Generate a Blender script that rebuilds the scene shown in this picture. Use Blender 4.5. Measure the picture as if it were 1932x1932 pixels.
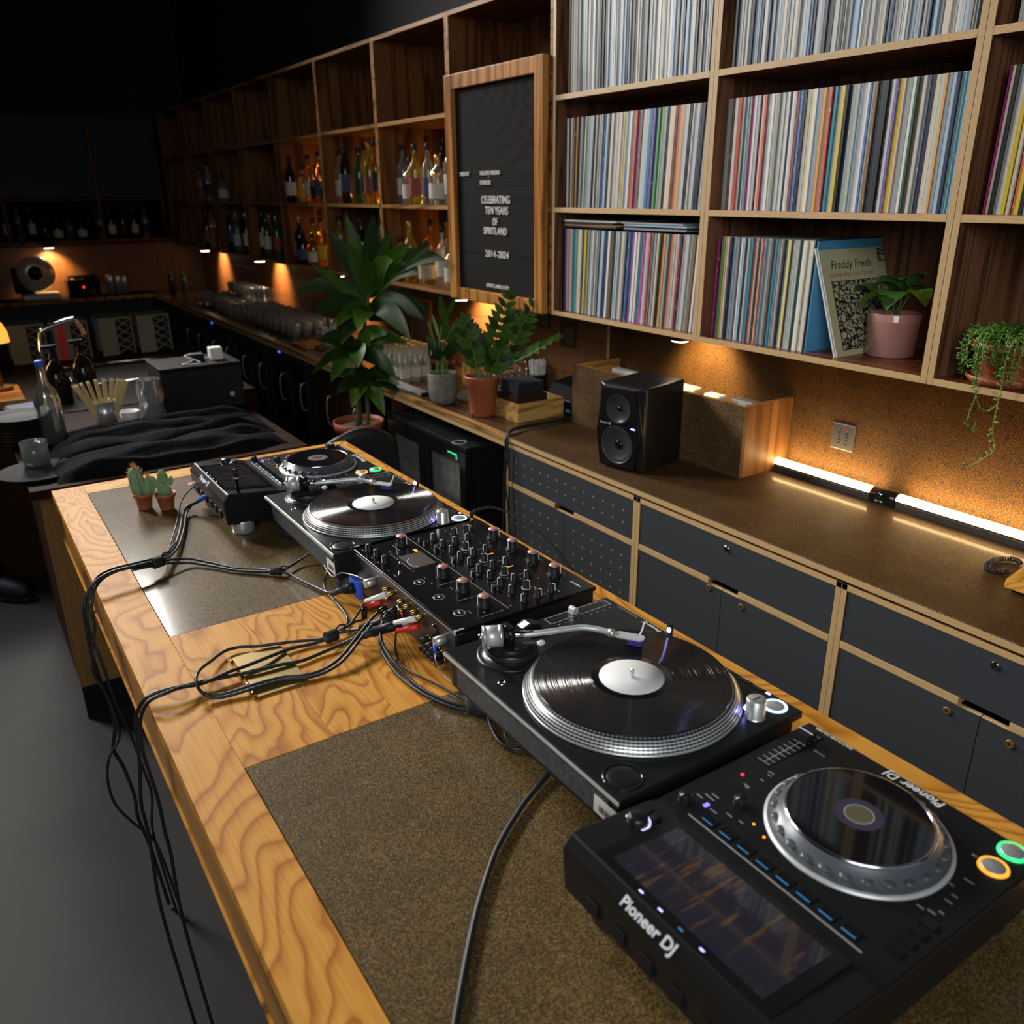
import bpy, math, random
from mathutils import Vector, Matrix, Euler
for _o in list(bpy.data.objects): bpy.data.objects.remove(_o, do_unlink=True)
SC = bpy.context.scene
C = SC.collection
random.seed(7)
R = math.radians
# All coordinates below are metres with z = 0 on the DJ table top, x towards the record shelves,
# y along the table away from the camera. The last lines lift everything by ZT so the floor is z = 0.
ZT = 0.85

# ------------------------------------------------------------------ camera
cam_d = bpy.data.cameras.new('camera')
cam = bpy.data.objects.new('camera', cam_d); C.objects.link(cam)
cam.location = (-0.9335, -0.6398, 0.8257); cam.rotation_euler = (1.2049, 0.0087, -0.5865)
cam_d.sensor_width = 36.0; cam_d.lens = 29.463; cam_d.clip_start = 0.02; cam_d.clip_end = 60
cam_d.dof.use_dof = True; cam_d.dof.focus_distance = 1.75; cam_d.dof.aperture_fstop = 4.5
SC.camera = cam

# ------------------------------------------------------------------ world, large lights, exposure
W = bpy.data.worlds.new('world'); SC.world = W; W.use_nodes = True
W.node_tree.nodes['Background'].inputs[0].default_value = (0.75, 0.95, 1.0, 1)
W.node_tree.nodes['Background'].inputs[1].default_value = 0.17

def area_light(name, loc, aim, w, h, power, col, spread=180):
    d = bpy.data.lights.new(name, 'AREA'); d.shape = 'RECTANGLE'; d.size = w; d.size_y = h
    d.energy = power; d.color = col; d.spread = R(spread)
    o = bpy.data.objects.new(name, d); C.objects.link(o); o.location = loc
    o.rotation_euler = (Vector(aim) - Vector(loc)).to_track_quat('-Z', 'Y').to_euler()
    return o
# two soft key lights high up on the bar side (twin highlights on the speaker dome and pink pot)
area_light('key_light', (-2.6, 5.3, 3.0), (0.15, 0.7, 0.1), 1.1, 1.1, 44, (1.0, 0.97, 0.92), 64)
area_light('key_light', (-0.42, 6.3, 2.85), (0.15, 0.7, 0.1), 1.0, 1.0, 43, (1.0, 0.97, 0.92), 64)
# soft fill light added behind the camera to brighten the album and shelves
area_light('front_fill_light', (-1.8, -1.9, 1.7), (1.0, 1.2, 0.2), 1.8, 1.6, 14, (0.95, 0.98, 1.0), 80)
SC.view_settings.view_transform = 'Standard'; SC.view_settings.look = 'None'
SC.view_settings.gamma = 1.0; SC.view_settings.use_curve_mapping = False
SC.view_settings.exposure = 0.0

# ------------------------------------------------------------------ material helpers
MATS = {}
def nodes_of(name):
    m = bpy.data.materials.new(name); m.use_nodes = True
    nt = m.node_tree; return m, nt, nt.nodes['Principled BSDF']
def rgba(c): return (c[0], c[1], c[2], 1.0)
def srgb(r, g, b):
    f = lambda v: ((v/255.0)/12.92 if v/255.0 <= .04045 else ((v/255.0+.055)/1.055)**2.4)
    return (f(r), f(g), f(b))
def mat(name, col, rough=.5, metal=0., var=.12, scale=40., spec=.5, coat=0., trans=0., ior=1.45, bump=0., sheen=0., alpha=1.):
    if name in MATS: return MATS[name]
    m, nt, p = nodes_of(name)
    p.inputs['Roughness'].default_value = rough; p.inputs['Metallic'].default_value = metal
    p.inputs['Specular IOR Level'].default_value = spec; p.inputs['Coat Weight'].default_value = coat
    p.inputs['Transmission Weight'].default_value = trans; p.inputs['IOR'].default_value = ior
    p.inputs['Sheen Weight'].default_value = sheen
    tc = nt.nodes.new('ShaderNodeTexCoord'); n = nt.nodes.new('ShaderNodeTexNoise')
    n.inputs['Scale'].default_value = scale; n.inputs['Detail'].default_value = 4
    nt.links.new(tc.outputs['Object'], n.inputs['Vector'])
    mx = nt.nodes.new('ShaderNodeMix'); mx.data_type = 'RGBA'
    mx.inputs[6].default_value = rgba([c*(1-var) for c in col]); mx.inputs[7].default_value = rgba([min(1, c*(1+var)) for c in col])
    nt.links.new(n.outputs['Fac'], mx.inputs[0]); nt.links.new(mx.outputs[2], p.inputs['Base Color'])
    if bump:
        b = nt.nodes.new('ShaderNodeBump'); b.inputs['Strength'].default_value = bump; b.inputs['Distance'].default_value = .002
        nt.links.new(n.outputs['Fac'], b.inputs['Height']); nt.links.new(b.outputs[0], p.inputs['Normal'])
    MATS[name] = m; return m
def emis(name, col, strength):
    if name in MATS: return MATS[name]
    m, nt, p = nodes_of(name)
    p.inputs['Base Color'].default_value = rgba([c*(.6 if strength > 1 else .06) for c in col]); p.inputs['Emission Color'].default_value = rgba(col)
    p.inputs['Emission Strength'].default_value = strength; MATS[name] = m; return m
def ramp(nt, stops):
    r = nt.nodes.new('ShaderNodeValToRGB'); e = r.color_ramp.elements
    e[0].position, e[0].color = stops[0][0], rgba(stops[0][1]); e[1].position, e[1].color = stops[-1][0], rgba(stops[-1][1])
    for p_, c_ in stops[1:-1]:
        x = e.new(p_); x.color = rgba(c_)
    return r
def math_node(nt, op, a, b=None):
    n = nt.nodes.new('ShaderNodeMath'); n.operation = op
    for i, v in enumerate((a, b)):
        if v is None: continue
        if isinstance(v, (int, float)): n.inputs[i].default_value = v
        else: nt.links.new(v, n.inputs[i])
    return n.outputs[0]
def wood(name, light, mid, dark, axis='Y', scale=3.0, rings=9.0, rough=.35, stretch=.22, fine=.5, coat=.0, spec=.08):
    """cathedral grain: contour lines of a stretched noise, plus fine pores along the grain"""
    if name in MATS: return MATS[name]
    m, nt, p = nodes_of(name)
    tc = nt.nodes.new('ShaderNodeTexCoord'); oi = nt.nodes.new('ShaderNodeObjectInfo')
    off = nt.nodes.new('ShaderNodeVectorMath'); off.operation = 'ADD'
    cm = nt.nodes.new('ShaderNodeCombineXYZ'); r7 = math_node(nt, 'MULTIPLY', oi.outputs['Random'], 37.0)
    for i in range(3): nt.links.new(r7, cm.inputs[i])
    nt.links.new(tc.outputs['Object'], off.inputs[0]); nt.links.new(cm.outputs[0], off.inputs[1])
    def mapped(sc):
        mp = nt.nodes.new('ShaderNodeMapping'); mp.inputs['Scale'].default_value = sc
        nt.links.new(off.outputs[0], mp.inputs['Vector']); return mp.outputs[0]
    s = {'X': (stretch, 1, 1), 'Y': (1, stretch, 1), 'Z': (1, 1, stretch)}[axis]
    n1 = nt.nodes.new('ShaderNodeTexNoise'); n1.inputs['Scale'].default_value = scale; n1.inputs['Detail'].default_value = 3
    n1.inputs['Distortion'].default_value = .6; n1.inputs['Roughness'].default_value = .4
    nt.links.new(mapped(s), n1.inputs['Vector'])
    w = math_node(nt, 'FRACT', math_node(nt, 'MULTIPLY', n1.outputs['Fac'], rings))
    rp = ramp(nt, [(0.0, dark), (0.22, mid), (0.5, light), (0.8, light), (0.93, mid), (1.0, dark)])
    nt.links.new(w, rp.inputs[0])
    n2 = nt.nodes.new('ShaderNodeTexNoise'); n2.inputs['Scale'].default_value = 260; n2.inputs['Detail'].default_value = 3
    s2 = {'X': (.03, 1, 1), 'Y': (1, .03, 1), 'Z': (1, 1, .03)}[axis]
    nt.links.new(mapped(s2), n2.inputs['Vector'])
    r2 = ramp(nt, [(.35, (1-.35*fine,)*3), (.6, (1, 1, 1))]); nt.links.new(n2.outputs['Fac'], r2.inputs[0])
    mx = nt.nodes.new('ShaderNodeMix'); mx.data_type = 'RGBA'; mx.blend_type = 'MULTIPLY'; mx.inputs[0].default_value = 1
    nt.links.new(rp.outputs[0], mx.inputs[6]); nt.links.new(r2.outputs[0], mx.inputs[7]); nt.links.new(mx.outputs[2], p.inputs['Base Color'])
    p.inputs['Roughness'].default_value = rough; p.inputs['Coat Weight'].default_value = coat; p.inputs['Coat Roughness'].default_value = .15; p.inputs['Specular IOR Level'].default_value = spec
    b = nt.nodes.new('ShaderNodeBump'); b.inputs['Strength'].default_value = .08; b.inputs['Distance'].default_value = .001
    nt.links.new(n2.outputs['Fac'], b.inputs['Height']); nt.links.new(b.outputs[0], p.inputs['Normal'])
    MATS[name] = m; return m
def cork(name, dark, mid, gold, scale=330., rough=.55, coat=0., bump=.25, lo=.38, hi=.66):
    if name in MATS: return MATS[name]
    m, nt, p = nodes_of(name)
    tc = nt.nodes.new('ShaderNodeTexCoord')
    n = nt.nodes.new('ShaderNodeTexNoise'); n.inputs['Scale'].default_value = scale; n.inputs['Detail'].default_value = 2; n.inputs['Roughness'].default_value = .6
    nt.links.new(tc.outputs['Object'], n.inputs['Vector'])
    rp = ramp(nt, [(lo, dark), ((lo+hi)/2, mid), (hi, gold)]); nt.links.new(n.outputs['Fac'], rp.inputs[0])
    n2 = nt.nodes.new('ShaderNodeTexNoise'); n2.inputs['Scale'].default_value = 9; n2.inputs['Detail'].default_value = 4
    nt.links.new(tc.outputs['Object'], n2.inputs['Vector'])
    r2 = ramp(nt, [(.3, (.78,)*3), (.7, (1.12,)*3)]); nt.links.new(n2.outputs['Fac'], r2.inputs[0])
    mx = nt.nodes.new('ShaderNodeMix'); mx.data_type = 'RGBA'; mx.blend_type = 'MULTIPLY'; mx.inputs[0].default_value = 1
    nt.links.new(rp.outputs[0], mx.inputs[6]); nt.links.new(r2.outputs[0], mx.inputs[7]); nt.links.new(mx.outputs[2], p.inputs['Base Color'])
    p.inputs['Roughness'].default_value = rough; p.inputs['Coat Weight'].default_value = coat; p.inputs['Coat Roughness'].default_value = .13; p.inputs['Specular IOR Level'].default_value = .12
    b = nt.nodes.new('ShaderNodeBump'); b.inputs['Strength'].default_value = bump; b.inputs['Distance'].default_value = .0006
    nt.links.new(n.outputs['Fac'], b.inputs['Height']); nt.links.new(b.outputs[0], p.inputs['Normal'])
    MATS[name] = m; return m
def ply(name, axis, light, dark, pitch=.0026, rough=.5):
    """plywood edge: thin lamella lines across the board thickness"""
    if name in MATS: return MATS[name]
    m, nt, p = nodes_of(name)
    tc = nt.nodes.new('ShaderNodeTexCoord'); sp = nt.nodes.new('ShaderNodeSeparateXYZ'); nt.links.new(tc.outputs['Object'], sp.inputs[0])
    w = math_node(nt, 'FRACT', math_node(nt, 'MULTIPLY', sp.outputs['XYZ'.index(axis)], 1.0/pitch))
    n = nt.nodes.new('ShaderNodeTexNoise'); n.inputs['Scale'].default_value = 30; n.inputs['Detail'].default_value = 5
    mp = nt.nodes.new('ShaderNodeMapping'); mp.inputs['Scale'].default_value = {'X': (8, 1, 1), 'Y': (1, 8, 1), 'Z': (1, 1, 8)}[axis]
    nt.links.new(tc.outputs['Object'], mp.inputs[0]); nt.links.new(mp.outputs[0], n.inputs['Vector'])
    ww = math_node(nt, 'ADD', w, math_node(nt, 'MULTIPLY', math_node(nt, 'SUBTRACT', n.outputs['Fac'], .5), .9))
    rp = ramp(nt, [(.12, dark), (.4, light), (.95, light), (1.0, dark)]); nt.links.new(ww, rp.inputs[0])
    nt.links.new(rp.outputs[0], p.inputs['Base Color']); p.inputs['Roughness'].default_value = rough
    MATS[name] = m; return m

# ------------------------------------------------------------------ geometry helpers
class G:
    def __init__(s): s.v = []; s.f = []; s.m = []; s.sm = []
    def add(s, vs, fs, mi=0, smooth=False):
        b = len(s.v); s.v += [tuple(p) for p in vs]
        for f in fs: s.f.append(tuple(b+i for i in f)); s.m.append(mi); s.sm.append(smooth)
        return s
    def box(s, x0, x1, y0, y1, z0, z1, mi=0, front=None, top=None):
        vs = [(x, y, z) for z in (z0, z1) for y in (y0, y1) for x in (x0, x1)]
        fs = [(0, 2, 3, 1), (4, 5, 7, 6), (0, 1, 5, 4), (2, 6, 7, 3), (0, 4, 6, 2), (1, 3, 7, 5)]
        b = len(s.v); s.add(vs, fs, mi)
        n = len(s.m)
        if front is not None: s.m[n-2] = front      # face towards -x
        if top is not None: s.m[n-5] = top
        return s
    def cbox(s, c, d, mi=0): return s.box(c[0]-d[0]/2, c[0]+d[0]/2, c[1]-d[1]/2, c[1]+d[1]/2, c[2]-d[2]/2, c[2]+d[2]/2, mi)
    def lathe(s, prof, c=(0, 0, 0), seg=24, axis='Z', mi=0, smooth=True, a0=0., a1=2*math.pi):
        """prof: (r, h) pairs bottom to top"""
        full = abs(a1-a0-2*math.pi) < 1e-6; n = seg if full else seg+1
        vs = []
        for r, h in prof:
            for i in range(n):
                a = a0+(a1-a0)*i/seg; x, y = r*math.cos(a), r*math.sin(a)
                if axis == 'Z': q = (x, y, h)
                elif axis == 'X': q = (h, x, y)
                else: q = (y, h, x)
                vs.append((c[0]+q[0], c[1]+q[1], c[2]+q[2]))
        fs = []
        for j in range(len(prof)-1):
            for i in range(seg):
                k = (i+1) % n
                fs.append((j*n+i, j*n+k, (j+1)*n+k, (j+1)*n+i))
        return s.add(vs, fs, mi, smooth)
    def cyl(s, c, r, h, axis='Z', seg=20, mi=0, r2=None, smooth=True, cap=True):
        r2 = r if r2 is None else r2
        s.lathe([(r, 0), (r2, h)], c, seg, axis, mi, smooth)
        b = len(s.v)-2*seg
        if cap:
            s.f.append(tuple(b+i for i in reversed(range(seg)))); s.m.append(mi); s.sm.append(False)
            s.f.append(tuple(b+seg+i for i in range(seg))); s.m.append(mi); s.sm.append(False)
        return s
    def tube(s, pts, r, seg=8, mi=0, smooth_path=True, cap=True, r_end=None, sub=5):
        P = [Vector(p) for p in pts]
        if smooth_path and len(P) > 2:
            Q = []
            for i in range(len(P)-1):
                p0 = P[max(i-1, 0)]; p1 = P[i]; p2 = P[i+1]; p3 = P[min(i+2, len(P)-1)]
                for k in range(sub):
                    t = k/sub
                    Q.append(.5*((2*p1)+(-p0+p2)*t+(2*p0-5*p1+4*p2-p3)*t*t+(-p0+3*p1-3*p2+p3)*t**3))
            Q.append(P[-1]); P = Q
        n = len(P); vs = []; up = None
        for i, p in enumerate(P):
            t = (P[min(i+1, n-1)]-P[max(i-1, 0)])
            t = t.normalized() if t.length > 1e-9 else Vector((0, 0, 1))
            if up is None: up = t.orthogonal().normalized()
            up = (up-t*up.dot(t)); up = up.normalized() if up.length > 1e-6 else t.orthogonal().normalized()
            b = t.cross(up); rr = r if r_end is None else r+(r_end-r)*i/(n-1)
            for k in range(seg):
                a = 2*math.pi*k/seg; vs.append(p+up*(rr*math.cos(a))+b*(rr*math.sin(a)))
        fs = [(i*seg+k, i*seg+(k+1) % seg, (i+1)*seg+(k+1) % seg, (i+1)*seg+k) for i in range(n-1) for k in range(seg)]
        s.add(vs, fs, mi, True)
        if cap:
            b = len(s.v)-n*seg
            s.f.append(tuple(b+k for k in reversed(range(seg)))); s.m.append(mi); s.sm.append(False)
            s.f.append(tuple(b+(n-1)*seg+k for k in range(seg))); s.m.append(mi); s.sm.append(False)
        return s
    def ball(s, c, rx, ry=None, rz=None, seg=16, rings=10, mi=0):
        ry = rx if ry is None else ry; rz = rx if rz is None else rz
        vs = []; fs = []
        for j in range(rings+1):
            th = math.pi*j/rings
            for i in range(seg):
                a = 2*math.pi*i/seg
                vs.append((c[0]+rx*math.sin(th)*math.cos(a), c[1]+ry*math.sin(th)*math.sin(a), c[2]-rz*math.cos(th)))
        for j in range(rings):
            for i in range(seg):
                k = (i+1) % seg; fs.append((j*seg+i, j*seg+k, (j+1)*seg+k, (j+1)*seg+i))
        return s.add(vs, fs, mi, True)
    def prism(s, poly, z0, z1, mi=0, axis='Z'):
        """extrude a polygon; axis Z: (x,y) points, axis X: (y,z) points, axis Y: (x,z) points"""
        f = {'Z': lambda a, b, h: (a, b, h), 'X': lambda a, b, h: (h, a, b), 'Y': lambda a, b, h: (a, h, b)}[axis]
        n = len(poly); vs = [f(a, b, z0) for a, b in poly]+[f(a, b, z1) for a, b in poly]
        fs = [tuple(reversed(range(n))), tuple(range(n, 2*n))]+[(i, (i+1) % n, n+(i+1) % n, n+i) for i in range(n)]
        return s.add(vs, fs, mi)
    def quad(s, a, b, c, d, mi=0): return s.add([a, b, c, d], [(0, 1, 2, 3)], mi)
    def move(s, M4, start=0):
        for i in range(start, len(s.v)): s.v[i] = tuple(M4 @ Vector(s.v[i]))
        return s
    def mesh(s, name, mats):
        me = bpy.data.meshes.new(name); me.from_pydata(s.v, [], s.f)
        for m_ in (mats if isinstance(mats, (list, tuple)) else [mats]): me.materials.append(m_)
        me.polygons.foreach_set('material_index', s.m); me.polygons.foreach_set('use_smooth', s.sm); me.update()
        return me
def put(name, me, parent=None, loc=(0, 0, 0), rot=(0, 0, 0)):
    o = bpy.data.objects.new(name, me); C.objects.link(o); o.location = loc; o.rotation_euler = rot
    if parent is not None: o.parent = parent
    return o
def fix_normals(me):
    import bmesh
    bm = bmesh.new(); bm.from_mesh(me); bmesh.ops.recalc_face_normals(bm, faces=bm.faces); bm.to_mesh(me); bm.free()
def part(parent, name, g, mats, bevel=0., loc=(0, 0, 0), rot=(0, 0, 0), label=None, kind=None):
    me = g.mesh(name, mats) if isinstance(g, G) else g
    if isinstance(g, G): fix_normals(me)
    o = put(name, me, parent, loc, rot)
    if bevel:
        b = o.modifiers.new('bevel', 'BEVEL'); b.width = bevel; b.segments = 2; b.limit_method = 'ANGLE'; b.angle_limit = R(40)
    if label: o['label'] = label
    if kind: o['kind'] = kind
    return o
def tag(o, label, cat, group=None):
    o['label'] = label; o['category'] = cat
    if group: o['group'] = group
    return o
def thing(name, label, cat, loc=(0, 0, 0), rz=0., group=None):
    o = bpy.data.objects.new(name, None); C.objects.link(o); o.empty_display_size = .05
    o.location = loc; o.rotation_euler = (0, 0, rz); return tag(o, label, cat, group)
def solo(name, label, cat, g, mats, bevel=0., loc=(0, 0, 0), rot=(0, 0, 0), group=None):
    return tag(part(None, name, g, mats, bevel, loc, rot), label, cat, group)
def struct(name, g=None, mats=None, bevel=0.):
    o = part(None, name, g, mats, bevel) if g else put(name, None)
    o['kind'] = 'structure'; return o
def dup(root, loc=None, rz=None, label=None):
    r = root.copy(); C.objects.link(r)
    if loc is not None: r.location = loc
    if rz is not None: r.rotation_euler = (0, 0, rz)
    if label: r['label'] = label
    for ch in list(root.children):
        c_ = ch.copy(); C.objects.link(c_); c_.parent = r
        for g2 in list(ch.children):
            d_ = g2.copy(); C.objects.link(d_); d_.parent = c_
    return r
def text_mesh(s, size, extrude=.0005, bold=0., sx=1., align='CENTER', shear=0., space=1.):
    cu = bpy.data.curves.new('lettering', 'FONT'); cu.body = s; cu.size = size; cu.extrude = extrude; cu.offset = bold
    cu.align_x = align; cu.shear = shear; cu.space_character = space; cu.resolution_u = 3
    o = bpy.data.objects.new('tmp', cu); C.objects.link(o)
    dg = bpy.context.evaluated_depsgraph_get(); me = bpy.data.meshes.new_from_object(o.evaluated_get(dg))
    bpy.data.objects.remove(o, do_unlink=True)
    for v in me.vertices: v.co.x *= sx
    return me
def text(parent, s, size, m, loc, rot, name='lettering', **kw):
    me = text_mesh(s, size, **kw); me.materials.clear(); me.materials.append(m)
    return put(name, me, parent, loc, rot)
def ordinal(n):
    return '%d%s' % (n, 'th' if 10 <= n % 100 <= 20 else {1: 'st', 2: 'nd', 3: 'rd'}.get(n % 10, 'th'))
def wpart(parent, name, g, mats, bevel=0., label=None, kind=None):
    """a part authored in scene coordinates under an unrotated thing"""
    return part(parent, name, g, mats, bevel, loc=tuple(-c for c in parent.location), label=label, kind=kind)

# ------------------------------------------------------------------ materials
OAK = wood('oak_table', srgb(206, 146, 62), srgb(194, 130, 50), srgb(160, 100, 36), 'Y', 4.2, 26.0, .5, .34, .5, .0)
OAKX = wood('oak_table_cross', srgb(206, 152, 64), srgb(194, 136, 52), srgb(164, 106, 38), 'X', 4.2, 24.0, .5, .34, .5, .0)
APRON = wood('oak_apron', srgb(168, 120, 66), srgb(146, 98, 50), srgb(112, 72, 34), 'Y', 3.0, 5.0, .4, .2)
CORK_T = cork('cork_inlay', srgb(42, 33, 20), srgb(78, 62, 36), srgb(150, 120, 66), 620., .65, .5, .12)
CORK_W = cork('cork_pegboard', srgb(44, 30, 15), srgb(86, 60, 32), srgb(130, 94, 50), 300., .7, 0., .4)
CORK_C = cork('cork_worktop', srgb(40, 28, 15), srgb(72, 51, 28), srgb(108, 79, 43), 480., .6, .12, .3)
CORK_E = cork('cork_raw_edge', srgb(40, 32, 24), srgb(90, 78, 58), srgb(170, 150, 110), 500., .8)
CORK_B = cork('cork_box_board', srgb(54, 40, 25), srgb(92, 70, 44), srgb(128, 101, 64), 420., .7)
PLZ = ply('plywood_edge_flat', 'Z', srgb(206, 172, 120), srgb(128, 88, 48), .0022)
PLY_ = ply('plywood_edge_upright', 'Y', srgb(200, 168, 118), srgb(124, 86, 48), .0022)
WALNUT = wood('walnut_veneer', srgb(124, 84, 58), srgb(104, 68, 46), srgb(72, 46, 30), 'Z', 14.0, 5.0, .38, .06, .6, .15)
WALNUTY = wood('walnut_veneer_shelf', srgb(120, 66, 38), srgb(98, 52, 30), srgb(66, 34, 20), 'Y', 14.0, 5.0, .3, .06, .6, .35)
GREYL = mat('grey_laminate', srgb(54, 57, 61), .45, var=.03, scale=60)
BLACK = mat('black_plastic', (.010, .011, .013), .45, var=.1, scale=120, spec=.22)
BLACKG = mat('black_gloss', (.008, .008, .009), .14, var=.05)
BLACKM = mat('black_brushed', (.014, .014, .016), .3, .2, var=.25, scale=200)
RUBBER = mat('black_rubber', (.018, .02, .022), .6, var=.1)
CABLE = mat('cable_jacket', (.014, .017, .02), .42, var=.1)
STEEL = mat('brushed_steel', (.62, .62, .6), .3, .7, var=.08, scale=300)
ALU = mat('satin_aluminium', (.58, .59, .59), .36, .4, var=.05)
CHROME = mat('chrome', (.75, .75, .75), .1, 1., var=.02)
BRASS = mat('brass', srgb(126, 102, 48), .42, .55, var=.25, scale=30)
GOLDM = mat('gold_contact', srgb(225, 180, 90), .22, 1., var=.05)
WHITEP = mat('white_plastic', (.72, .71, .68), .42, var=.04)
WHITEPR = mat('white_print', (.62, .64, .66), .6, var=.02)
GREYPR = mat('grey_print', (.3, .32, .34), .6, var=.02)
REDP = mat('red_plastic', (.62, .03, .03), .4, var=.05)
BLUEP = mat('blue_plastic', (.02, .1, .62), .4, var=.05)
COPPER = mat('rose_copper_cap', srgb(190, 136, 122), .35, .35, var=.08, scale=200)
CONC = mat('floor_concrete', srgb(42, 42, 41), .7, var=.25, scale=3.5, bump=.1)
DARKW = mat('dark_plaster', srgb(44, 46, 48), .8, var=.12, scale=5)
TERRA = mat('terracotta_plastic', srgb(176, 98, 66), .45, var=.06, scale=15)
SOIL = mat('potting_soil', srgb(46, 36, 28), .95, var=.5, scale=160, bump=1.)
TILE = mat('brown_glazed_tile', srgb(112, 72, 44), .35, var=.14, scale=7)
GROUT = mat('tile_grout', srgb(70, 52, 42), .8)
DARKTOP = wood('dark_bar_top', srgb(86, 62, 46), srgb(74, 52, 38), srgb(52, 36, 26), 'Y', 8.0, 5.0, .22, .08, .4, .4)
DARKTOPX = wood('dark_side_top', srgb(46, 28, 20), srgb(38, 23, 17), srgb(26, 16, 12), 'X', 8.0, 5.0, .6, .08, .4, .0, .02)
BARW = wood('bar_shelf_wood', srgb(128, 84, 48), srgb(106, 68, 38), srgb(74, 44, 24), 'Z', 10.0, 4.0, .45, .08)
EDGEW = wood('bar_edge_wood', srgb(176, 132, 82), srgb(150, 108, 64), srgb(104, 70, 38), 'Y', 9.0, 5.0, .4, .07)
FRAMEW = wood('frame_pine', srgb(190, 132, 70), srgb(168, 110, 54), srgb(126, 78, 36), 'Z', 10.0, 4.0, .4, .06)
BAMBOO = wood('bamboo', srgb(206, 164, 96), srgb(188, 142, 78), srgb(150, 108, 56), 'X', 20.0, 4.0, .45, .06)
ORANGEW = wood('orange_oak_panel', srgb(190, 140, 76), srgb(170, 118, 60), srgb(128, 82, 38), 'X', 5.0, 5.0, .45, .2)  # orange oak grain for board edges and the tray
LED_W = emis('led_warm_tube', (1.0, .66, .28), 46.0)
LED_P = emis('led_warm_puck', (1.0, .80, .55), 25.0)
LED_V = emis('led_violet_white', (.42, .40, 1.0), 3.0)
LED_B = emis('led_blue', (.05, .12, 1.0), 3.0)
LED_C = emis('led_cyan_mark', (.05, .35, .8), .8)
LED_G = emis('led_green', (.02, .75, .2), 1.6)
LED_O = emis('led_orange', (1.0, .32, .02), 1.6)
LED_R = emis('led_red', (1.0, .02, .04), 2.5)

# ------------------------------------------------------------------ room shell
struct('floor', G().box(-4.2, 1.62, -2.6, 9.4, -.95, -.85), CONC)
struct('ceiling', G().box(-4.2, 1.62, -2.6, 9.4, 3.3, 3.4), DARKW)
struct('wall_left', G().box(-4.3, -4.2, -2.6, 9.4, -.95, 3.4), DARKW)
wall_f = struct('wall_far', G().box(-4.2, 1.62, 9.0, 9.1, -.85, 3.3), DARKW)
wall_r = struct('wall_right', G().box(1.5, 1.62, -2.6, 9.4, -.85, 3.3), DARKW)
# brown tiles above the bar worktop, each its own piece on a grout bed
part(wall_r, 'grout_bed', G().box(1.486, 1.5, 2.235, 9.0, -.113, .36), GROUT)
part(wall_f, 'grout_bed', G().box(-2.0, 1.486, 8.986, 9.0, -.113, .41), GROUT)
zr = [(-.113, .0165), (.0165, .189), (.189, .36)]
tile_m = [G().box(0, .007, .0015, .1535, a+.0015, b-.0015).mesh('tile', TILE) for a, b in zr]
y = 2.235
while y < 8.95:
    for me in tile_m:
        o = part(wall_r, 'tile', me, None, .0012, loc=(1.48, y, 0))
    y += .155
tile_n = [G().box(.0015, .1535, 0, .007, a+.0015, b-.0015).mesh('tile', TILE) for a, b in zr]
x = 1.32
while x > -1.9:
    for me in tile_n: part(wall_f, 'tile', me, None, 0, loc=(x, 8.98, 0))
    x -= .155
# cork pegboard lining behind the record worktop
peg = part(wall_r, 'cork_panel', G().box(1.48, 1.5, -1.2, 2.225, -.113, .3525), CORK_W)
part(wall_r, 'edge_strip', G().box(1.474, 1.5, 2.225, 2.235, -.113, .3525), PLY_)
g = G()
for r_ in range(8):
    z = -.072+.059*r_
    for c_ in range(62):
        y = .908+.0525*(c_-36)
        if -1.15 < y < 2.2: g.lathe([(.0054, 0), (.0054, -.0006)], (1.4799, y, z), 8, 'X'); g.f.append(tuple(len(g.v)-8+i for i in range(8))); g.m.append(0); g.sm.append(False)
part(peg, 'peg_holes', g, mat('peg_hole_dark', srgb(40, 40, 40), .8), kind='stuff')

# ------------------------------------------------------------------ DJ table
tb = thing('dj_table', 'long oak DJ table with cork inlays in the top', 'table', (-.31, .7, -.85))
X0, X1, YN, YF = -.78, .1576, -.75, 2.094
planks = [('Y', X0, -.694, YN, YF), ('Y', .05, X1, YN, YF), ('X', -.694, .05, 2.006, YF), ('X', -.694, .05, YN, -.56),
          ('Y', -.694, -.548, .477, .970), ('Y', -.548, -.432, .477, .970), ('Y', -.432, -.402, .477, .970),
          ('Y', -.402, -.235, .477, .970), ('Y', -.235, .05, .477, .970)]
for ax, a, b, c_, d in planks:
    wpart(tb, 'plank', G().box(a+.0002, b-.0002, c_+.0002, d-.0002, -.025, 0), OAK if ax == 'Y' else OAKX, .0006)
for c_, d in ((.9716, 2.0044), (-.558, .4756)):
    wpart(tb, 'cork_inlay', G().box(-.6925, .0485, c_, d, -.02, -.0006), CORK_T)
wpart(tb, 'inlay_bed', G().box(X0+.02, X1-.02, YN+.02, YF-.02, -.034, -.0255), APRON)
wpart(tb, 'apron', G().box(-.772, -.752, YN+.01, YF-.004, -.185, -.0255), APRON)
wpart(tb, 'apron', G().box(.13, .15, YN+.01, YF-.004, -.185, -.0255), APRON)
wpart(tb, 'apron', G().box(-.752, .13, YF-.024, YF-.004, -.185, -.0255), APRON)
wpart(tb, 'apron', G().box(-.752, .13, YN+.01, YN+.03, -.185, -.0255), APRON)
for a, b in ((1.52, 2.085), (1.0, 1.5), (.2, .98), (-.7, .18)):
    wpart(tb, 'lit_ledge_strip', G().box(-.7765, -.772, a, b, -.160, -.154), OAK)  # brighter oak than the apron, standing for light caught along the ledge
for lx, ly in ((-.40, 1.85), (0.0, 1.85), (-.40, -.5), (0.0, -.5)):
    wpart(tb, 'leg', G().box(lx-.04, lx+.04, ly-.04, ly+.04, -.85, -.034), APRON, .003)
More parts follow.
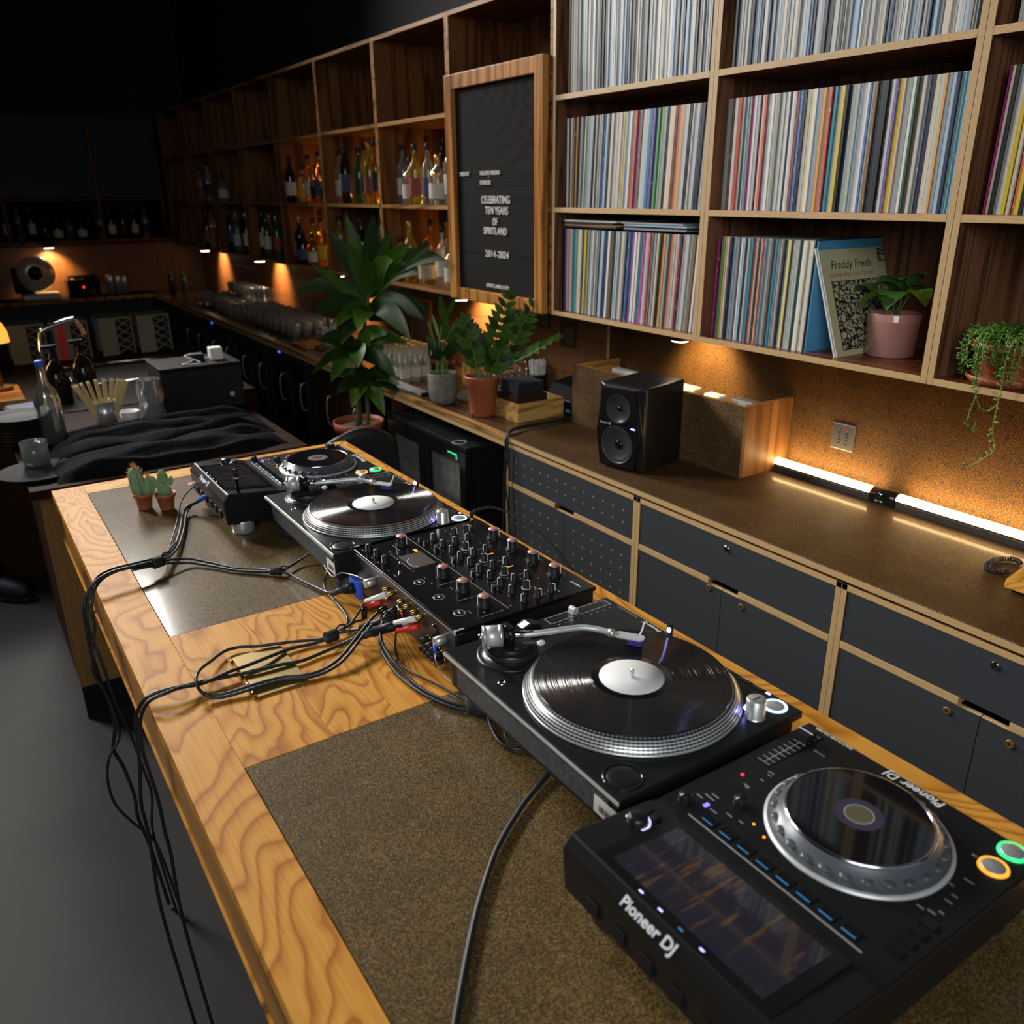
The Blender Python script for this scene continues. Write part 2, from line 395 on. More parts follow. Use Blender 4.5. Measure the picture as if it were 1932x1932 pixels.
# brass hinged flap let into the cross planks
fl = thing('brass_flap', 'brass hinged cable flap let into the oak table top', 'flap', (-.573, .732, 0))
F0, F1, H0, H1 = -.624, -.523, .652, .812
wpart(fl, 'plate', G().box(F0+.006, F1, H0, .7300, .0002, .004), BRASS, .0008)
wpart(fl, 'plate', G().box(F0+.006, F1, .7325, H1, .0002, .0034), BRASS, .0008)
wpart(fl, 'hinge_rail', G().box(F0, F0+.005, H0, H1, .0002, .003), BRASS, .0005)
for i in range(5):
    a = H0+.004+i*.032
    wpart(fl, 'hinge_knuckle', G().cyl((F0+.004, a, .005), .0035, .024, 'Y', 12), GOLDM)

# ------------------------------------------------------------------ record cabinets below the worktop
def cabinet(y0, y1, notch, holes, locks, label):
    t = thing('base_cabinet', label, 'cabinet', (1.17, (y0+y1)/2, -.85), group='grey base cabinets under the record worktop')
    for a in (y0, y1-.0175): wpart(t, 'side_panel', G().box(.877, 1.47, a+.0004, a+.0171, -.76, -.1395, 0, front=1), [WALNUT, PLY_], .0006)
    i0, i1 = y0+.018, y1-.018
    wpart(t, 'top_rail', G().box(.877, 1.47, y0, y1, -.1565, -.1395, 0, front=1), [WALNUT, PLZ], .0006)
    wpart(t, 'mid_rail', G().box(.877, .93, notch[1], i1, -.3235, -.3045, 0, front=1), [PLY_, PLZ], .0006)
    wpart(t, 'mid_rail', G().box(.877, .93, i0, notch[0], -.3235, -.3045, 0, front=1), [PLY_, PLZ], .0006)
    wpart(t, 'mid_shelf', G().box(.93, 1.46, i0, i1, -.3235, -.3045), WALNUT)
    dr = wpart(t, 'drawer_front', G().box(.8795, .8955, i0+.002, i1-.002, -.3025, -.1585, 0, top=1), [GREYL, PLZ], .0006)
    mid = (notch[0]+notch[1])/2+.004
    doors = [wpart(t, 'door', G().box(.8795, .8955, a, b, -.745, -.326, 0, top=1), [GREYL, PLZ], .0006) for a, b in ((i0+.002, mid-.001), (mid+.001, i1-.002))]
    if holes:
        pm = mat('peg_hole_ply', srgb(150, 118, 74), .7)
        def dots(owner, ylo, yhi, zs):
            g = G(); q = 2.072
            while q > ylo:
                if ylo+.02 < q < yhi-.02:
                    for z in zs: g.lathe([(.0042, 0), (.0042, -.0006)], (.8794, q, z), 8, 'X'); g.f.append(tuple(len(g.v)-8+i for i in range(8))); g.m.append(0); g.sm.append(False)
                q -= .0553
            part(owner, 'peg_holes', g, pm, kind='stuff')
        dots(dr, i0, i1, (-.208, -.253)); zz = [-.379-.0485*k for k in range(7)]
        dots(doors[1], mid, i1, zz); dots(doors[0], i0, mid, zz)
    for (q, z), own in zip(locks, (dr, doors[1], doors[0])):
        lk = part(own, 'lock', G().lathe([(.0, -.004), (.006, -.004), (.0075, -.005), (.0095, -.0045), (.0105, -.001), (.0105, 0)], (.8795, q, z), 20, 'X'), BRASS if own is not dr else CHROME)
        part(lk, 'keyway', G().box(.8745, .8752, q-.001, q+.001, z-.004, z+.004), BLACK)
    wpart(t, 'plinth', G().box(.93, 1.47, y0, y1, -.85, -.76), BLACK)
    wpart(t, 'back_panel', G().box(1.46, 1.47, i0, i1, -.76, -.16), WALNUT)
    return t
cabinet(1.3395, 2.15, (1.684, 1.804), True, (), 'grey cabinet with rows of peg holes at the end next to the bar')
cabinet(.5375, 1.3395, (.876, .997), False, ((.936, -.186), (.992, -.337), (.860, -.349)), 'plain grey locked cabinet between the peg hole cabinet and the nearest cabinets')
cabinet(-.2645, .5375, (.073, .192), False, ((.131, -.186), (.213, -.352), (.063, -.357)), 'grey locked cabinet at the right edge beside the near media player')
cabinet(-1.0665, -.2645, (-.73, -.61), False, ((-.67, -.186), (-.60, -.352), (-.74, -.357)), 'grey locked cabinet nearest the camera beyond the right edge')
wt = thing('record_worktop', 'cork covered plywood worktop above the grey cabinets', 'worktop', (1.17, .54, -.1395))
wpart(wt, 'plywood_board', G().box(.874, 1.478, -1.07, 2.152, -.1315, -.1135, 0, front=1), [WALNUTY, PLZ], .0006)
wpart(wt, 'gap_shade_strip', G().box(.892, 1.47, -1.06, 2.14, -.1395, -.1315), BLACK)  # black strip stands for the shade in the gap under the board
wpart(wt, 'cork_sheet', G().box(.8745, 1.478, -1.07, 2.152, -.1135, -.1098, 0, front=1), [CORK_C, CORK_E])

# ------------------------------------------------------------------ record shelving
ZB = [.3525, .746, 1.1395, 1.533]
def shelf_unit(y0, y1, label, edge_h, edge_v, inner, inner_s, rows=4, name='record_shelf_unit', group='wall shelving units', xb=1.479, cat='shelf'):
    t = thing(name, label, cat, (1.3, (y0+y1)/2, .3525), group=group)
    for a in (y0, y1-.018): wpart(t, 'side_panel', G().box(1.13, xb, a+.0004, a+.0176, .3525, ZB[rows-1]+.018, 0, front=1), [inner, edge_v], .0006)
    for k in range(rows): wpart(t, 'shelf_board', G().box(1.13, xb, y0+.018, y1-.018, ZB[k], ZB[k]+.018, 0, front=1), [inner_s, edge_h], .0006)
    wpart(t, 'back_panel', G().box(xb-.008, xb, y0+.018, y1-.018, .3705, ZB[rows-1]), inner)
    return t
UA, UB, UC, UD = (1.3665, 2.184), (.549, 1.3665), (-.2685, .549), (-1.086, -.2685)
shelf_unit(*UA, 'plywood record shelf unit above the speaker, beside the letter board', PLZ, PLY_, WALNUT, WALNUTY)
shelf_unit(*UB, 'plywood record shelf unit holding the pink plant pot', PLZ, PLY_, WALNUT, WALNUTY)
shelf_unit(*UC, 'plywood record shelf unit with the trailing plant at the right edge', PLZ, PLY_, WALNUT, WALNUTY)
bar_cols = [2.184, 2.975, 3.74, 4.53, 5.33, 6.15, 6.97, 7.79, 8.62]
lab = ['wooden shelf unit behind the black letter board', 'bar shelf unit of bottles next to the letter board', 'second bar shelf unit of bottles from the letter board',
       'third bar shelf unit of bottles from the letter board', 'fourth bar shelf unit of bottles from the letter board', 'fifth bar shelf unit from the letter board, in shade',
       'sixth bar shelf unit from the letter board, in shade', 'bar shelf unit in the dark corner of the room']
for i in range(8): shelf_unit(bar_cols[i], bar_cols[i+1], lab[i], EDGEW, EDGEW, BARW, BARW, name='bar_shelf_unit', group='bar bottle shelf units')
# shelf along the far wall
fs = thing('far_wall_shelf', 'dark bottle shelf running along the far wall', 'shelf', (0, 8.8, .40))
for z in (.402, .772): wpart(fs, 'shelf_board', G().box(-2.2, 1.1, 8.64, 8.99, z, z+.018), BARW, .001)
for x in (-1.1, -.3, .5, 1.08): wpart(fs, 'upright', G().box(x-.012, x+.012, 8.645, 8.985, .42, 1.5), BARW)
wpart(fs, 'back_panel', G().box(-2.2, 1.1, 8.985, 8.995, .40, 1.5), DARKTOPX)
wpart(fs, 'cupboard_front', G().box(-2.2, 1.1, 8.70, 8.72, .80, 1.5), mat('dark_cupboard', srgb(32, 42, 42), .5))

# ------------------------------------------------------------------ bar worktop, far worktop
bt = thing('bar_worktop', 'dark bar worktop with a pale plywood front edge along the bottle wall', 'worktop', (1.17, 5.4, -.16))
wpart(bt, 'top', G().box(.905, 1.479, 2.153, 8.98, -.135, -.113), DARKTOP, .001)
wpart(bt, 'front_edge', G().box(.877, .905, 2.153, 8.70, -.136, -.1128), EDGEW, .002)
wpart(bt, 'lower_edge', G().box(.884, .905, 2.153, 8.70, -.163, -.1385), PLZ, .001)
wpart(bt, 'end_panel', G().box(.89, 1.47, 3.225, 3.245, -.85, -.163), mat('mahogany_panel', srgb(70, 34, 24), .5))
ft = thing('far_worktop', 'dark worktop along the far wall of the bar', 'worktop', (-.6, 8.8, -.16))
wpart(ft, 'top', G().box(-2.6, .877, 8.66, 8.98, -.135, -.113), DARKTOPX, .001)
wpart(ft, 'front_edge', G().box(-2.6, .877, 8.635, 8.66, -.15, -.1128), EDGEW, .002)
wpart(ft, 'base', G().box(-2.6, .87, 8.75, 8.97, -.85, -.136), mat('dark_cupboard', srgb(32, 42, 42), .5))
# ------------------------------------------------------------------ turntables
def vinyl_mat():
    """fine concentric grooves: the surface normal tips in and out along the radius"""
    m, nt, p = nodes_of('vinyl_grooves')
    p.inputs['Base Color'].default_value = (.006, .006, .007, 1); p.inputs['Roughness'].default_value = .16; p.inputs['Specular IOR Level'].default_value = .6
    tc = nt.nodes.new('ShaderNodeTexCoord'); ln = nt.nodes.new('ShaderNodeVectorMath'); ln.operation = 'LENGTH'; nt.links.new(tc.outputs['Object'], ln.inputs[0])
    n = nt.nodes.new('ShaderNodeTexNoise'); n.noise_dimensions = '1D'; n.inputs['Detail'].default_value = 2; n.inputs['Scale'].default_value = 1
    nt.links.new(math_node(nt, 'MULTIPLY', ln.outputs['Value'], 420.), n.inputs['W'])
    sl = math_node(nt, 'SINE', math_node(nt, 'MULTIPLY', ln.outputs['Value'], 2*math.pi/.00041))
    land = math_node(nt, 'GREATER_THAN', ln.outputs['Value'], .0615)
    amp = math_node(nt, 'MULTIPLY', math_node(nt, 'MULTIPLY', sl, math_node(nt, 'MULTIPLY', n.outputs['Fac'], 1.1)), land)
    nz = nt.nodes.new('ShaderNodeVectorMath'); nz.operation = 'NORMALIZE'; nt.links.new(tc.outputs['Object'], nz.inputs[0])
    sc_ = nt.nodes.new('ShaderNodeVectorMath'); sc_.operation = 'SCALE'; nt.links.new(nz.outputs[0], sc_.inputs[0]); nt.links.new(amp, sc_.inputs['Scale'])
    ge = nt.nodes.new('ShaderNodeNewGeometry'); ad = nt.nodes.new('ShaderNodeVectorMath'); ad.operation = 'ADD'
    nt.links.new(ge.outputs['Normal'], ad.inputs[0]); nt.links.new(sc_.outputs[0], ad.inputs[1])
    n2 = nt.nodes.new('ShaderNodeVectorMath'); n2.operation = 'NORMALIZE'; nt.links.new(ad.outputs[0], n2.inputs[0]); nt.links.new(n2.outputs[0], p.inputs['Normal'])
    return m
VINYL = vinyl_mat()
def strobe_mat():
    m, nt, p = nodes_of('strobe_platter')
    tc = nt.nodes.new('ShaderNodeTexCoord'); sp = nt.nodes.new('ShaderNodeSeparateXYZ'); nt.links.new(tc.outputs['Object'], sp.inputs[0])
    a = math_node(nt, 'ARCTAN2', sp.outputs[1], sp.outputs[0])
    d1 = math_node(nt, 'SINE', math_node(nt, 'MULTIPLY', a, 150.))
    d2 = math_node(nt, 'SINE', math_node(nt, 'MULTIPLY', sp.outputs[2], 2*math.pi/.0036))
    w = math_node(nt, 'GREATER_THAN', math_node(nt, 'ADD', math_node(nt, 'MULTIPLY', d1, .45), d2), .15)
    mx = nt.nodes.new('ShaderNodeMix'); mx.data_type = 'RGBA'; mx.inputs[6].default_value = (.05, .05, .055, 1); mx.inputs[7].default_value = (.66, .67, .66, 1)
    nt.links.new(w, mx.inputs[0]); nt.links.new(mx.outputs[2], p.inputs['Base Color'])
    p.inputs['Metallic'].default_value = .5; p.inputs['Roughness'].default_value = .3
    return m
STROBE = strobe_mat()
KNURL = mat('knurled_rubber', (.02, .021, .023), .38, var=.8, scale=420, bump=.6)
PLINTH = mat('turntable_black', (.009, .0095, .0105), .3, var=.12, scale=260, spec=.35)
PC = (-.172, .186)
def turntable(label):
    t = thing('turntable', label, 'turntable', group='two black DJ turntables')
    part(t, 'top_plate', G().box(-.353, 0, 0, .453, .093, .105), PLINTH, .0018)
    part(t, 'edge_trim', G().box(-.3545, -.353, .001, .452, .0985, .1035), ALU)
    part(t, 'base', G().box(-.345, -.008, .008, .445, .04, .093), BLACK, .004)
    part(t, 'rear_plate', G().box(-.347, -.345, .03, .42, .05, .09), mat('rear_plate_print', (.05, .055, .06), .5, var=.9, scale=90))
    st = part(t, 'serial_sticker', G().box(-.3485, -.347, .012, .056, .052, .078), WHITEP)
    g = G()
    for k in range(9): g.box(-.3488, -.3485, .018+k*.0032, .018+k*.0032+(.0012 if k % 3 else .002), .058, .068)
    part(st, 'barcode', g, BLACK)
    for fx, fy in ((-.305, .045), (-.305, .408), (-.05, .045), (-.05, .408)):
        f = part(t, 'foot', G().lathe([(0, 0), (.029, 0), (.031, .002), (.031, .022), (.026, .026), (.026, .04), (0, .04)], (fx, fy, 0), 24), KNURL)
    # platter
    pl = part(t, 'platter', G().lathe([(0, .106), (.1655, .106), (.1665, .108), (.1655, .1105), (.154, .1255), (.1515, .1262), (0, .1262)], (0, 0, 0), 96), STROBE, loc=(PC[0], PC[1], 0))
    part(pl, 'rim', G().lathe([(.1655, .1052), (.1676, .1062), (.1676, .1085), (.1655, .1092)], (0, 0, 0), 96), STEEL)
    # pitch slider
    sl = part(t, 'pitch_slider', G().box(-.15, -.012, .424, .447, .1051, .1056), BLACKG)
    part(sl, 'slot', G().box(-.142, -.02, .4345, .4375, .1056, .1059), mat('slot_dark', (.003, .003, .003), .6))
    g = G()
    for a in (-.15, -.0135): g.box(a, a+.0012, .424, .447, .1056, .1059)
    for a in (.424, .4458): g.box(-.15, -.012, a, a+.0012, .1056, .1059)
    for k in range(9): g.box(-.14+k*.0145, -.139+k*.0145, .414, .418, .1051, .1054)
    part(sl, 'scale_marks', g, GREYPR)
    part(sl, 'slider_cap', G().prism([(-.099, .1058), (-.0975, .1165), (-.092, .119), (-.0865, .1165), (-.085, .1058)], .428, .444, axis='Y'), ALU, .0008)
    # start button and strobe knob
    sb = part(t, 'start_button', G().lathe([(0, .1065), (.0135, .1065), (.0145, .1058), (.0145, .105)], (-.024, .032, 0), 32), STEEL)
    part(sb, 'light_ring', G().lathe([(.0146, .1051), (.0146, .1066), (.0182, .1062), (.0185, .1051)], (-.024, .032, 0), 32), emis('ring_blue_white', (.35, .55, 1.0), 3.0))
    kn = part(t, 'power_knob', G().lathe([(0, .135), (.0125, .135), (.0142, .1335), (.0142, .107), (.0155, .105)], (-.068, .032, 0), 28), STEEL)
    part(kn, 'knob_window', G().ball((-.0756, .0432, .1165), .0032, .0032, .0042, 10, 6), emis('strobe_led', (.25, .28, 1.0), 26.0))
    part(kn, 'cap_mark', G().box(-.076, -.06, .031, .033, .1350, .1354), BLACK)
    part(t, 'speed_light', G().box(-.008, -.004, .056, .064, .105, .1058), LED_V)
    part(t, 'speed_button', G().box(-.012, -.004, .07, .092, .105, .1062), BLACKG, .0004)
    part(t, 'speed_button', G().box(-.012, -.004, .095, .117, .105, .1062), BLACKG, .0004)
    # 45 adaptor well, screw cap
    part(t, 'adaptor_well', G().lathe([(.024, .1052), (.0255, .1062), (.0275, .1062), (.0285, .105)], (-.316, .036, 0), 36), BLACKG)
    part(t, 'adaptor_disc', G().lathe([(0, .1058), (.010, .1062), (.021, .1056), (.022, .1051)], (-.316, .036, 0), 30), BLACKM)
    part(t, 'screw_cap', G().lathe([(0, .1053), (.004, .1053), (.0045, .1062), (.0062, .1062), (.0068, .105)], (-.325, .316, 0), 18), CHROME)
    # target light
    tl = part(t, 'target_light', G().lathe([(0, .132), (.0055, .132), (.0062, .130), (.0062, .107), (.0085, .105)], (-.013, .269, 0), 18), BLACKG)
    part(tl, 'led', G().ball((-.0178, .266, .1255), .0032, .0036, .0045, 10, 8), emis('target_led', (.40, .40, 1.0), 60.0))
    # mode light at the arm end
    ml = part(t, 'mode_display', G().prism([(-.215, .105), (-.212, .116), (-.196, .122), (-.176, .116), (-.172, .105)], .420, .445, axis='Y'), BLACK, .002)
    part(ml, 'lit_window', G().quad((-.2125, .4245, .1169), (-.1975, .4245, .1222), (-.1975, .4385, .1222), (-.2125, .4385, .1169)), emis('mode_led', (.45, .6, 1.0), 3.0))
    # tonearm
    bx, by = -.263, .381
    ab = part(t, 'tonearm_base', G().lathe([(.059, .105), (.059, .1068), (.055, .1072), (.041, .1072), (.041, .1085), (.0425, .1095), (.0425, .119), (.040, .1215), (.034, .1225), (.034, .127), (.03, .128), (0, .128)], (bx, by, 0), 48), BLACKM)
    part(ab, 'height_ring', G().lathe([(.0428, .1105), (.0432, .112), (.0432, .117), (.0428, .1185)], (bx, by, 0), 48), KNURL)
    yk = part(ab, 'yoke', G().box(-.2735, -.2625, .372, .376, .127, .158).box(-.2735, -.2625, .39, .394, .127, .158).box(-.2735, -.2625, .372, .394, .154, .159), BLACKM, .001)
    part(ab, 'anti_skate_dial', G().cyl((-.232, .352, .128), .008, .010, 'Z', 18), BLACKG)
    part(ab, 'lift_lever', G().tube([(-.255, .36, .131), (-.246, .350, .134), (-.237, .341, .136)], .0022, 8), CHROME)
    part(ab, 'lever_tip', G().ball((-.234, .338, .136), .008, .0055, .0045, 12, 8), WHITEP)
    part(ab, 'arm_rest', G().cyl((-.226, .372, .105), .0035, .034, 'Z', 10).box(-.231, -.221, .369, .375, .136, .1385), BLACK)
    arm = part(t, 'tonearm', G().tube([(-.256, .3725, .143), (-.240, .362, .143), (-.203, .346, .1445), (-.172, .335, .145), (-.152, .325, .1445), (-.136, .309, .143), (-.126, .291, .142)], .0050, 12), ALU)
    d = Vector((-.279, .381, 0))-Vector((-.24, .362, 0)); d.normalize()
    def along(a, b, r, seg=24, z=.143):
        p0 = Vector((-.265, .3765, z)); return G().tube([p0+d*a, p0+d*b], r, seg, smooth_path=False)
    part(arm, 'pivot_housing', along(-.034, .012, .0062, 16), CHROME)
    part(arm, 'counterweight', along(.018, .048, .0180, 32), ALU)
    part(arm, 'weight_ring', along(.0165, .0225, .0187, 32), STEEL)
    part(arm, 'weight_ring', along(.0435, .0490, .0187, 32), STEEL)
    part(arm, 'rear_stub', along(.048, .056, .0055, 16), CHROME)
    part(arm, 'gimbal_ring', G().lathe([(.0155, -.004), (.017, -.004), (.017, .004), (.0155, .004)], (-.272, .3805, .143), 28, 'X'), BLACKG)
    u = (Vector((-.089, .237, 0))-Vector((-.126, .291, 0))).normalized(); w = Vector((-u.y, u.x, 0))
    def hs(pts, z0, z1):
        o = Vector((-.126, .291, 0)); return G().prism([tuple((o+u*a+w*b)[:2]) for a, b in pts], z0, z1)
    part(arm, 'collar', G().tube([Vector((-.128, .294, .142)), Vector((-.126, .291, .142))+u*.006], .0068, 16, smooth_path=False), STEEL)
    h = part(arm, 'headshell', hs([(.005, -.005), (.014, -.010), (.05, -.010), (.056, -.006), (.056, .006), (.05, .010), (.014, .010), (.005, .005)], .140, .1435), ALU, .001)
    part(arm, 'finger_lift', G().tube([Vector((-.126, .291, .142))+u*.046+w*.009, Vector((-.126, .291, .147))+u*.048+w*.019, Vector((-.126, .291, .158))+u*.049+w*.026], .0014, 8), WHITEP)
    part(arm, 'cartridge', hs([(.030, -.0075), (.053, -.0075), (.053, .0075), (.030, .0075)], .1305, .140), BLUEP if False else mat('cartridge_violet', (.05, .04, .25), .35))
    part(arm, 'cartridge_pins', hs([(.026, -.005), (.030, -.005), (.030, .005), (.026, .005)], .133, .139), GOLDM)
    part(arm, 'stylus', G().tube([Vector((-.126, .291, .1305))+u*.046, Vector((-.126, .291, .1282))+u*.052], .0008, 6, smooth_path=False), CHROME)
    g = G()
    text(t, 'Pioneer DJ', .010, WHITEPR, (-.0055, .318, .1052), (0, 0, R(90)), shear=.2, bold=.0002, extrude=.0001)
    text(t, 'PROFESSIONAL TURNTABLE', .0042, GREYPR, (-.0055, .385, .1052), (0, 0, R(90)), extrude=.0001)
    text(t, 'START', .0034, GREYPR, (-.0425, .05, .1052), (0, 0, R(90)), extrude=.0001)
    return t
t1 = turntable('black DJ turntable beside the near media player, in front of the mixer'); t1.location = (0, 0, 0)
t2 = dup(t1, (.0013, .9356, 0)); t2['label'] = 'black DJ turntable between the mixer and the far media player'
def record(label, base, mat_slip, sname, slabel):
    sm = solo('slipmat', slabel, 'slipmat', G().lathe([(0, .0001), (.1505, .0001), (.1512, .0006), (.1505, .0012), (0, .0012)], (0, 0, 0), 72), mat_slip, loc=(base[0]+PC[0], base[1]+PC[1], .1262), group='slipmats under the records')
    t = thing('vinyl_record', label, 'record', (base[0]+PC[0], base[1]+PC[1], .1275), group='records on the turntables')
    part(t, 'disc', G().lathe([(0, 0), (.1498, 0), (.151, .0007), (.1500, .0014), (.148, .0012), (.058, .0011), (.057, .0014), (0, .0014)], (0, 0, 0), 96), VINYL)
    part(t, 'paper_label', G().lathe([(.0037, .0015), (.05, .0015), (.05, .00165), (.0037, .0017)], (0, 0, 0), 48), mat('record_label_white', (.70, .70, .70), .6, var=.02))
    sp_ = part(t1 if base[1] < .5 else t2, 'spindle', G().lathe([(.0036, .1262), (.0036, .139), (.0028, .142), (0, .1435)], (PC[0], PC[1], 0), 16), CHROME)
    return t
record('black record with a blank white label on the near turntable', (0, 0), mat('slipmat_black', (.02, .02, .02), .9), 'slipmat', 'thin black slipmat under the near record')
record('black record with a blank white label on the far turntable', (.0013, .9356), mat('slipmat_tan', srgb(176, 120, 70), .9), 'slipmat', 'thin tan slipmat under the far record')

# ------------------------------------------------------------------ media players
SCREEN1 = None
def screen_mat(name, base, hi, seed):
    m, nt, p = nodes_of(name)
    tc = nt.nodes.new('ShaderNodeTexCoord'); mp = nt.nodes.new('ShaderNodeMapping'); mp.inputs['Scale'].default_value = (6, 55, 1); mp.inputs['Location'].default_value = (seed, seed, 0)
    nt.links.new(tc.outputs['Object'], mp.inputs[0]); n = nt.nodes.new('ShaderNodeTexNoise'); n.inputs['Scale'].default_value = 3; n.inputs['Detail'].default_value = 3
    nt.links.new(mp.outputs[0], n.inputs['Vector']); rp = ramp(nt, [(.4, base), (.55, base), (.68, hi), (.75, (.02, .03, .2))]); nt.links.new(n.outputs['Fac'], rp.inputs[0])
    p.inputs['Base Color'].default_value = (.01, .01, .012, 1); p.inputs['Roughness'].default_value = .06; p.inputs['Coat Weight'].default_value = .5
    nt.links.new(rp.outputs[0], p.inputs['Emission Color']); p.inputs['Emission Strength'].default_value = .25
    return m
JOGG = mat('jog_grey', (.09, .098, .11), .34, .2, var=.1, scale=200)
def media_player(label, idx):
    t = thing('media_player', label, 'media player', group='two DJ media players')
    part(t, 'body', G().prism([(-.448, .036), (-.452, .10), (-.438, .118), (-.318, .106), (-.30, .101), (0, .098), (0, .036)], 0, .329, axis='Y'), PLINTH, .003)
    part(t, 'underside', G().box(-.43, -.015, .01, .319, .030, .040), BLACK)
    for fx, fy in ((-.40, .036), (-.40, .29), (-.04, .04), (-.04, .29)):
        part(t, 'foot', G().lathe([(0, 0), (.028, 0), (.0295, .002), (.0295, .032), (.028, .035), (0, .035)], (fx, fy, 0), 32), STEEL if fy < .1 and fx < -.3 else RUBBER)
    # jog wheel
    jc = (-.14, .152)
    jg = part(t, 'jog_wheel', G().lathe([(.106, .0985), (.106, .102), (.1045, .1035), (.099, .1035), (.088, .121), (.086, .1225)], (jc[0], jc[1], 0), 72), JOGG)
    part(jg, 'rim', G().lathe([(.1062, .0985), (.1085, .0995), (.1085, .101), (.1055, .1036), (.104, .1038)], (jc[0], jc[1], 0), 72), ALU)
    part(jg, 'chrome_ring', G().lathe([(.0862, .1222), (.0856, .1245), (.0838, .1250), (.0828, .1240)], (jc[0], jc[1], 0), 72), mat('violet_chrome', (.62, .60, .72), .16, 1., var=.02))
    jt = part(jg, 'jog_plate', G().lathe([(.0830, .1238), (.028, .1238)], (jc[0], jc[1], 0), 72), mat('jog_gloss', (.006, .006, .007), .05, var=.02, coat=.3))
    jd = part(jg, 'jog_display', G().lathe([(.028, .1239), (.0165, .1239)], (jc[0], jc[1], 0), 40), emis('jog_disc_violet', (.30, .22, .42), .05))
    part(jg, 'display_core', G().lathe([(.0163, .1239), (0, .1239)], (jc[0], jc[1], 0), 32), mat('jog_core', (.10, .09, .05), .2))
    part(jg, 'display_ring', G().lathe([(.0172, .1240), (.0166, .1240)], (jc[0], jc[1], 0), 40), WHITEPR)
    g = G()
    for k in range(26):
        a = 2*math.pi*k/26; g.ball((jc[0]+.0945*math.cos(a), jc[1]+.0945*math.sin(a), .1105), .0072, .0072, .0030, 10, 6)
    for i in range(len(g.v)): pass
    part(jg, 'finger_dimples', g, JOGG, kind='stuff')
    # play and cue
    for (cx, cy), em, nm in (((-.02, .028), LED_G, 'play_button'), ((-.062, .028), LED_O, 'cue_button')):
        b = part(t, nm, G().lathe([(0, .1015), (.0125, .1015), (.0135, .1005), (.0135, .0985)], (cx, cy, 0), 32), STEEL)
        part(b, 'light_ring', G().lathe([(.0136, .0985), (.0136, .1012), (.0162, .1010), (.0168, .0985)], (cx, cy, 0), 32), em)
    text(t, 'CUE', .0034, WHITEPR, (-.062, .0495, .1002), (0, 0, R(90)), extrude=.0001)
    # loop buttons etc
    for k in range(4):
        part(t, 'loop_button', G().box(-.205+.0*k-.02*k, -.192-.02*k, .014, .032, .0995, .1025), BLACKG, .0008)
    # tempo slider
    sl = part(t, 'tempo_slider', G().box(-.135, -.018, .292, .318, .0988, .1000), BLACKG)
    g = G()
    for k in range(11): g.box(-.13+k*.0105, -.1292+k*.0105, .293, .313, .1000, .1004)
    g.box(-.13, -.022, .3025, .3033, .1000, .1004)
    part(sl, 'scale_grid', g, GREYPR)
    cp = part(sl, 'slider_cap', G().prism([(-.054, .1), (-.051, .1125), (-.032, .1125), (-.029, .1)], .294, .316, axis='Y'), BLACK, .001)
    part(cp, 'cap_line', G().box(-.0425, -.0405, .2938, .3162, .1122, .1130), WHITEPR)
    # front lettering, seen upside down from the table side
    text(t, 'Pioneer DJ', .0185, WHITEPR, (-.006, .158, .0985), (0, 0, R(90)), bold=.0003, extrude=.00012, shear=.15)
    text(t, 'MULTI PLAYER CDJ-3000', .0055, WHITEPR, (-.0045, .283, .0985), (0, 0, R(90)), bold=.0001, extrude=.0001)
    text(t, 'TEMPO RESET', .003, GREYPR, (-.052, .272, .1000), (0, 0, R(90)), extrude=.0001)
    # hot cue row with blue marks
    part(t, 'metal_line', G().box(-.2895, -.2882, .04, .285, .1012, .1018), ALU)
    for k in range(8):
        y_ = .052+k*.0285
        b = part(t, 'hot_cue_button', G().box(-.283, -.266, y_, y_+.021, .1003, .1022), BLACKG, .0006)
        part(b, 'cue_mark', G().box(-.2805, -.2795, y_+.002, y_+.019, .1022, .1025), LED_C)
    # small knobs
    for kx, ky, nm in ((-.275, .306, 'loop_knob'), (-.222, .262, 'jog_adjust_knob')):
        k_ = part(t, nm, G().lathe([(.0085, .100), (.0080, .111), (.0070, .1125), (0, .1125)], (kx, ky, 0), 20), BLACK)
        part(k_, 'pointer', G().box(kx-.0085, kx-.003, ky-.0008, ky+.0008, .1124, .1132), WHITEPR)
    rs = part(t, 'rotary_selector', G().lathe([(.013, .106), (.0135, .109), (.0125, .119), (.009, .1215), (0, .1215)], (-.357, .303, 0), 28), BLACKM)
    part(rs, 'selector_ring', G().lathe([(.0165, .1075), (.0165, .1105), (.0140, .1105)], (-.357, .303, 0), 28), emis('selector_white', (.6, .55, 1.0), 1.4))
    for i, (bx_, by_) in enumerate(((-.333, .296), (-.333, .309), (-.40, .318), (-.415, .318))): part(t, 'menu_button', G().box(bx_-.006, bx_+.006, by_-.005, by_+.005, .106, .1135), BLACK, .0008)
    # display, tilted up towards the back
    fr = part(t, 'display', G().add([(-.436, .035, .1185), (-.312, .035, .1085), (-.312, .285, .1085), (-.436, .285, .1185), (-.436, .035, .112), (-.312, .035, .102), (-.312, .285, .102), (-.436, .285, .112)],
              [(0, 1, 2, 3), (4, 7, 6, 5), (0, 4, 5, 1), (1, 5, 6, 2), (2, 6, 7, 3), (3, 7, 4, 0)]), BLACKG)
    part(fr, 'screen_panel', G().quad((-.425, .052, .1181), (-.322, .052, .1098), (-.322, .268, .1098), (-.425, .268, .1181)), screen_mat('player_screen_%d' % idx, (.035, .03, .05), (.30, .15, .04), 3.1+idx))
    for k in range(4): part(t, 'mode_light', G().box(-.4330, -.4312, .12+k*.03, .126+k*.03, .1170, .1184), LED_V if k != 1 else LED_C)
